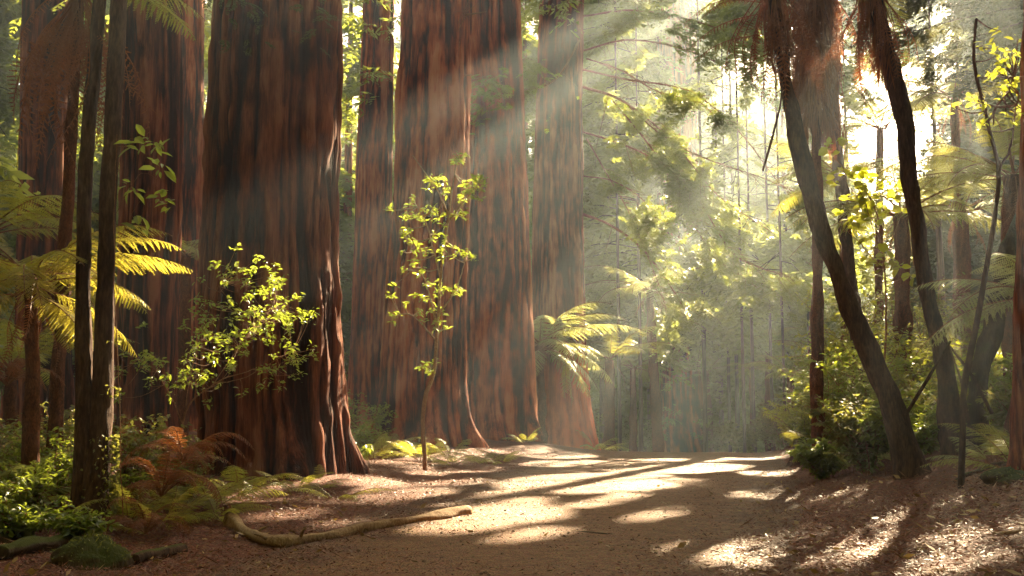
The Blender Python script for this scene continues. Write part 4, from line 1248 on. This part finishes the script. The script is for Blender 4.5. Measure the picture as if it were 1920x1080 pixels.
for i, ((px, Y, h, sp), lb) in enumerate(zip(MU, ML)):
    shrub(onG(px, Y), h, sp, 10, 26, .12, lb, 250 + i, m='broad', name='shrub', w=.45, group='shrubs between the redwoods')
# hazy understory beyond the crest
for i, (px, Y, h, sp, lb) in enumerate([(1090, 48, 2.6, 1.8, 'hazy shrub beside the orange-red redwood foot'), (1165, 54, 2.4, 1.8, 'hazy shrub between the fern trunks'), (1360, 60, 3.0, 2.2, 'pale shrub right of the pale redwood foot'), (1390, 46, 2.2, 1.4, 'pale shrub by the flat-topped fern'), (1455, 48, 3.0, 1.8, 'shrub at the right end of the path crest'), (1320, 75, 4.0, 3.0, 'far pale shrub behind the pale redwood'), (1210, 60, 3.2, 2.0, 'hazy shrub left of the pale redwood foot')]):
    shrub(onG(px, Y), h, sp, 20, 44, .2, lb, 270 + i, m='under', name='shrub', w=.5, group='shrubs beyond the crest')

# ground ferns
for i, (px, Y, n_, L, kind, lb) in enumerate([
    (365, 12.6, 8, .95, 'green_fine', 'bright green fern beneath the sprawling bush'),
    (330, 12.2, 7, .8, 'green_fine', 'fern left of the bright green one'),
    (290, 13.0, 8, .9, 'green_fine', 'fern low beside the twin trunks'),
    (455, 14.5, 8, 1.0, 'green_fine', 'dark fern at the foot of the massive redwood'),
    (640, 15.5, 5, .8, 'green_coarse', 'small fern trailing over the litter before the massive redwood'),
    (10, 12.0, 9, 1.2, 'pale_fine', 'pale fern at the left edge'),
    (400, 13.6, 8, 1.0, 'green_fine', 'fern between the bright green one and the massive redwood'),
    (255, 11.6, 8, .75, 'green_fine', 'small fern close against the right side of the twin trunks'),
    (420, 12.4, 6, .6, 'green_fine', 'small fern behind the end of the crooked fallen branch'),
    (310, 11.0, 6, .6, 'gold_fine', 'yellowing fern in front of the brown dead ones'),
    (560, 15.8, 6, .7, 'green_coarse', 'low fern in the dark hollow before the massive redwood'),
    (110, 10.6, 6, .6, 'green_fine', 'small fern just left of the twin trunks'),
    (700, 24, 8, 1.0, 'green_coarse', 'fern in the gap between the massive and the sunlit-edged redwood'),
    (985, 33.5, 7, .8, 'green_coarse', 'small fern at the foot of the broad straight redwood'),
    (600, 16.5, 7, .6, 'green_fine', 'small fern against the right foot of the massive redwood'),
    (940, 27, 7, .8, 'green_coarse', 'flat patch of fern on the litter before the tree fern'),
    (20, 15.5, 9, 1.5, 'pale_fine', 'dim pale fern behind the left bushes'),
    (790, 25.5, 9, 1.1, 'green_coarse', 'green fern at the foot of the sapling'),
    (850, 25.5, 9, 1.1, 'green_coarse', 'low fern between the sapling and the sunlit-edged redwood'),
    (905, 26.5, 5, .9, 'green_coarse', 'small curved fern against the sunlit-edged redwood'),
    (720, 27, 9, 1.4, 'green_coarse', 'fern in the shade left of the sapling'),
    (690, 30, 9, 1.8, 'green_fine', 'large fern left of the sunlit-edged redwood'),
    (1590, 19, 8, 1.1, 'green_coarse', 'fern behind the foot of the leaning tree'),
    (1660, 19.5, 9, 1.3, 'green_coarse', 'fern right behind the leaning tree'),
    (1850, 14, 7, .8, 'pale_fine', 'small bright fern right of the thin sapling'),
    (1895, 13, 8, 1.1, 'green_fine', 'fern at the right edge by the brown trunk'),
    (1540, 25, 9, 1.2, 'green_coarse', 'fern beside the dark stump'),
    (1120, 40, 9, 1.4, 'green_coarse', 'fern on the verge right of the orange-red foot'),
]):
    fern_rosette(onG(px, Y), n_, L, kind, lb, 300 + i, elev=.25)
fern_rosette(P(1045, 660, 30.6), 1, .1, 'gold_fine', 'x', 1).name if False else None

# dead fronds hanging in the sun from the red-trunked fern
t = thing('withered_bracken', P(1062, 668, 38.4), 'withered golden frond hanging before the orange-red redwood foot', 'dead fern')
r = np.random.default_rng(77)
ms = [frond_mesh('frond', 1.0, 20, .2, -1.35, .3, M['fern_gold'], 51, 6, .008)]
for k in range(3):
    o = link('frond', ms[0], t); o.rotation_euler = (0, 0, k * 2.1); o.scale = (1.75 - .2 * k,) * 3
c = np.array([P(1015, 655, 38.8), P(1040, 650, 38.6), P(1062, 668, 38.4)]) - np.array(t.location)
tv, tq, tt = tube(spline(c, 12), .015, 6); MB().add(tv, tq, tt).build('stalk', M['twig'], t, True)

DEADUP = [frond_mesh('dead_frond', 1.0, 24, .17, 1.0, 2.1 + .4 * k, M['dead'], 71 + k, 6, .008, False, .1) for k in range(2)]
# brown dead ferns at left foot
for i, (px, py, Y, L, lb) in enumerate([(345, 790, 12.3, 1.0, 'rust-red withered fern slumped under the sprawling bush'), (305, 850, 11.6, 1.0, 'brown dead fern heaped right of the twin trunks'), (275, 930, 10.8, .8, 'lowest heap of brown dead fronds by the twin trunks'), (15, 660, 13, .9, 'brown drooping frond at the left edge')]):
    t = thing('dead_fern', P(px, py, Y), lb, 'dead fern', 'withered ferns at the left')
    r = np.random.default_rng(400 + i)
    g0 = float(gh(t.location[0], t.location[1])); t.location[2] = max(g0, float(t.location[2]) - .45 * L)
    for k in range(14):
        o = link('dead_frond', DEADUP[k % 2], t); a = k * 2.4
        o.rotation_euler = (r.normal(0, .2), r.uniform(-.5, .35), a); o.scale = (L * r.uniform(.6, 1.05),) * 3

# ------------------------------------------------------------------ things on the ground
def log(pix, Y0, Y1, rads, label, seed, name='fallen_branch', mat_=None, cat='fallen branch', sink=.25, grp=None, n=90, rough=.26):
    w = []
    k = len(pix)
    for i, (x, y) in enumerate(pix):
        p = G(x, y); w.append(p)
    w = np.array(w); b = w[0].copy()
    rr = np.interp(np.linspace(0, 1, n), np.linspace(0, 1, len(rads)), rads)
    c = spline(w, n); c[:, 2] = gh(c[:, 0], c[:, 1]) + rr * (1 - sink)
    t = thing(name, b, label, cat, grp)
    tv, tq, tt = tube(c - b, rr, 14, rough, seed)
    MB().add(tv, tq, tt).build('wood', mat_ or M['pale_bark'], t, True)
    return t, b, c - b


t, b, c = log([(432, 985), (470, 1012), (520, 1026), (600, 1016), (680, 1000), (760, 985), (820, 976), (878, 966)], 0, 0, [.078, .055, .062, .048, .062, .050, .068, .072], 'long crooked fallen branch lying beside the path', 5)
tv, tq, tt = tube([(c[0]) + [0, 0, 0], c[0] + [-.03, .02, .09], c[0] + [-.05, .02, .16]], [.05, .055, .045], 10, .25, 3); MB().add(tv, tq, tt).build('knot', M['fern_trunk'], t, True)
for i_, (dx_, dz_) in enumerate(((.1, .16), (-.08, .12), (.05, .2))):
    j = 14 + i_ * 9
    tv, tq, tt = tube([c[j], c[j] + [dx_, -.05, dz_ * .5], c[j] + [dx_ * 1.8, -.1, dz_ * .7]], [.02, .014, .006], 7); MB().add(tv, tq, tt).build('twig', M['pale_bark'], t, True)
log([(1065, 998), (1100, 1001), (1130, 1004), (1155, 1005)], 0, 0, [.006, .011, .013, .006], 'thin dark stick lying on the middle of the path', 6, 'stick', M['dark_bark'], 'stick', sink=-.2)
log([(0, 1052), (60, 1036), (140, 1012)], 0, 0, [.06, .07, .06], 'dark mossy log behind the mossy mound, left of the twin trunks', 7, 'log', M['moss_bark'], 'log')
log([(250, 1060), (300, 1048), (345, 1035)], 0, 0, [.05, .06, .04], 'short dark log right of the mossy mound', 8, 'log', M['dark_bark'], 'log')
log([(1590, 858), (1680, 845), (1730, 822)], 0, 0, [.03, .035, .03], 'thin fallen branch behind the foot of the leaning tree', 9, 'stick', M['dark_bark'], 'stick')
log([(1790, 905), (1850, 880), (1918, 868)], 0, 0, [.02, .03, .02], 'half-buried branch on the right bank', 10, 'stick', M['dark_bark'], 'stick')
log([(1862, 1004), (1890, 1003), (1915, 1000)], 0, 0, [.012, .014, .01], 'short pale stick in the sunny patch at the lower right', 11, 'stick', M['pale_bark'], 'stick')


def mound(px, py, Y, sx, sy, sz, label, seed, m, name='mossy_rock', cat='rock'):
    c = onG(px, Y) if py is None else G(px, py)
    t = thing(name, (c[0], c[1], gh(c[0], c[1])), label, cat)
    n1, n2 = 40, 22
    th = np.arange(n1) / n1 * 2 * pi; ph = np.linspace(-.5, pi / 2, n2)
    PH, TH = np.meshgrid(ph, th, indexing='ij')
    k = 1 + .5 * fbm(np.cos(TH) * 1.5 + seed, np.sin(TH) * 1.5 + PH * 1.3, 4) * 1.4
    v = np.stack([np.cos(PH) * np.cos(TH) * sx * k, np.cos(PH) * np.sin(TH) * sy * k, np.sin(PH) * sz * k], -1).reshape(-1, 3)
    i = np.arange(n2 - 1)[:, None] * n1; j = np.arange(n1)[None]; j2 = (j + 1) % n1
    MB().add(v, np.stack([i + j, i + j2, i + n1 + j2, i + n1 + j], -1).reshape(-1, 4)).build('body', m, t, True)
    r = np.random.default_rng(seed); kk = 260
    id_ = r.integers(n1 * 8, len(v), kk); A_ = v[id_]
    D = A_ / (np.linalg.norm(A_, axis=1, keepdims=True)) + r.normal(0, .6, (kk, 3))
    vv, qq = diamonds(A_ * .99, A_ + D * .02, .012, r.normal(0, 1, (kk, 3)))
    MB().add(vv, qq).build('moss', M['under'], t)
    return t


mound(190, None, 9.3, .36, .3, .22, 'mossy mound in the lower left corner before the twin trunks', 3, M['moss_bark'])
mound(5, None, 10.2, .25, .25, .22, 'mossy lump cut by the lower left edge', 4, M['moss_bark'])
mound(1905, None, 11.5, .42, .3, .14, 'flat mossy rock at the right edge of the bank', 5, M['moss_bark'])
# stump
c0 = onG(1508, 25); t = thing('tree_stump', c0, 'dark jagged stump at the right verge near the crest', 'stump')
th = np.arange(28) / 28 * 2 * pi; rows = []
for k, (z, rr) in enumerate([(-.1, .48), (.1, .38), (.3, .31), (.45, .28)]):
    jag = (.22 * vnoise(np.arange(28) / 28 * 9, 3.3, 9) if k == 3 else 0)
    rows.append(np.stack([np.cos(th) * rr * (1 + .12 * np.cos(th * 5)), np.sin(th) * rr * (1 + .1 * np.sin(th * 4)), z + jag + 0 * th], -1))
rows.append(rows[-1] * np.array([.55, .55, .8]))
v = np.concatenate(rows); i = np.arange(4)[:, None] * 28; j = np.arange(28)[None]; j2 = (j + 1) % 28
MB().add(np.concatenate([v, [[0, 0, .3]]]), np.stack([i + j, i + j2, i + 28 + j2, i + 28 + j], -1).reshape(-1, 4), np.stack([4 * 28 + np.arange(28), 4 * 28 + (np.arange(28) + 1) % 28, np.full(28, 140)], -1)).build('wood', M['dark_bark'], t, True)

# propped sticks at right
def stick_between(a, b_, rad, label, name='propped_stick', grp='sticks propped against the right-hand trunks'):
    t = thing(name, a, label, 'stick', grp)
    m_ = (a + b_) / 2 + np.array([.03, 0, .04])
    tv, tq, tt = tube(spline([a, m_, b_], 16) - a, np.linspace(rad, rad * .6, 16), 8, .15, 2)
    MB().add(tv, tq, tt).build('wood', M['dark_bark'], t, True)


for (x0, y0, x1, y1, rd, lb) in ((1690, 790, 1782, 640, .028, 'stick rising rightward to the point where the propped sticks meet'), (1860, 775, 1775, 642, .026, 'stick falling rightward from the meeting point of the propped sticks'), (1818, 800, 1782, 655, .02, 'middle short stick of the propped ones')):
    stick_between(P(x0, y0, 15), P(x1, y1, 15.6), rd, lb)
# hanging vine right of centre
t = thing('hanging_vine', P(1468, 110, 14.2), 'thin dark dead stalk hanging free left of the strongly leaning tree', 'vine')
c = np.array([P(1455, 60, 14.2), P(1466, 170, 14.2), P(1450, 250, 14.2), P(1430, 320, 14.2)]) - np.array(t.location)
tv, tq, tt = tube(spline(c, 20), .013, 6, .2, 1); MB().add(tv, tq, tt).build('stalk', M['dark_bark'], t, True)

# litter: needles, twigs, flakes of bark and leaves over the ground
r = np.random.default_rng(99)
def litter(n, ylo, yhi, size, m, name, onpath, lift=.012, asp=(.06, .3)):
    k = n * 2
    Y = ylo + (yhi - ylo) * r.random(k) ** 1.35
    X = r.uniform(-.50, .50, k) * Y + r.normal(0, .5, k)
    c_ = (np.abs(X - path_c(Y)) - path_w(Y))
    clump = vnoise(X * 1.3 + 5, Y * 1.3)
    pr = np.where(c_ > -.5, .35 + .65 * clump, np.where(c_ > -1.3, onpath * 2.2, onpath) * (clump > .35))
    keep = r.random(k) < pr; X, Y = X[keep][:n], Y[keep][:n]; k = len(X)
    Z = gh(X, Y) + .016 + r.uniform(0, lift, k)
    a = r.uniform(0, 2 * pi, k); l_ = size * r.uniform(.4, 1.3, k) 
    D = np.stack([np.cos(a), np.sin(a), r.normal(.12, .28, k)], -1) * l_[:, None]
    A_ = np.stack([X, Y, Z], -1)
    v, q = diamonds(A_, A_ + D, l_ * r.uniform(*asp, k), np.tile([0, 0, 1.], (k, 1)) + r.normal(0, .45, (k, 3)))
    tag(MB().add(v, q).build(name, m), kind='stuff')


M['litter'] = leaf_mat('litter_flake', (.06, .017, .008), (.30, .10, .042), (.18, .07, .03), gloss=.35, rough=.5, tw=.15)
M['litter_pale'] = leaf_mat('litter_pale', (.12, .050, .024), (.28, .15, .08), (.2, .12, .06), gloss=.4, rough=.5, tw=.15)
M['yellow_litter'] = leaf_mat('fallen_leaf', (.16, .07, .02), (.40, .24, .07), (.3, .2, .05), gloss=.3, tw=.2)
litter(190000, 6.0, 33, .045, M['litter'], 'leaf_litter', .16)
litter(26000, 6.0, 33, .05, M['litter_pale'], 'dry_needle_litter', .12)
litter(5000, 6.0, 26, .17, M['twig'], 'fallen_twigs', .03, .02, (.03, .07))
litter(1500, 6.0, 20, .09, M['yellow_litter'], 'fallen_leaves', .05, .02, (.35, .5))

kk = 1700
Y = 6 + 27 * r.random(kk) ** 1.4; X = path_c(Y) + r.uniform(-1.25, 1.25, kk) * path_w(Y)
oc = np.array([[1, 0, 0], [0, 1, 0], [-1, 0, 0], [0, -1, 0], [0, 0, .8], [0, 0, -.8], [.62, .62, .35], [-.62, .62, .3], [-.6, -.62, .35], [.62, -.6, .3]], float)
tr = [(0, 6, 4), (6, 1, 4), (1, 7, 4), (7, 2, 4), (2, 8, 4), (8, 3, 4), (3, 9, 4), (9, 0, 4), (0, 5, 6), (6, 5, 1), (1, 5, 7), (7, 5, 2), (2, 5, 8), (8, 5, 3), (3, 5, 9), (9, 5, 0)]
R_ = rot_axes(r.uniform(0, 6.28, kk), r.normal(0, .2, kk), r.normal(0, .2, kk), .005 + .018 * r.random(kk) ** 3)
V_ = np.einsum('kij,nj->kni', R_, oc) + np.stack([X, Y, gh(X, Y) + .018], -1)[:, None]
T_ = np.array(tr)[None] + (np.arange(kk) * 10)[:, None, None]
M['pebble'] = bark_mat('pebble', [(.10, .05, .03), (.24, .15, .09), (.42, .30, .20)], sc=(3, 3, 3), bump=.1)
tag(MB().add(V_.reshape(-1, 3), t=T_.reshape(-1, 3)).build('pebbles', M['pebble']), kind='stuff')

# ------------------------------------------------------------------ haze
mh, nt, out = mat('haze')
pv = node(nt, "ShaderNodeVolumePrincipled", {'Color': (.80, .93, 1.0, 1), 'Density': HAZE, 'Anisotropy': .68})
nt.links.new(pv.outputs[0], out.inputs['Volume'])
x0, x1, y0, y1, z0, z1 = -300, 300, -80, 470, -20, 41
v = np.array([[x, y, z] for x in (x0, x1) for y in (y0, y1) for z in (z0, z1)], float)
q = [[0, 1, 3, 2], [4, 6, 7, 5], [0, 4, 5, 1], [2, 3, 7, 6], [0, 2, 6, 4], [1, 5, 7, 3]]
ho = MB().add(v, q).build('haze', mh)
tag(ho, kind='stuff')
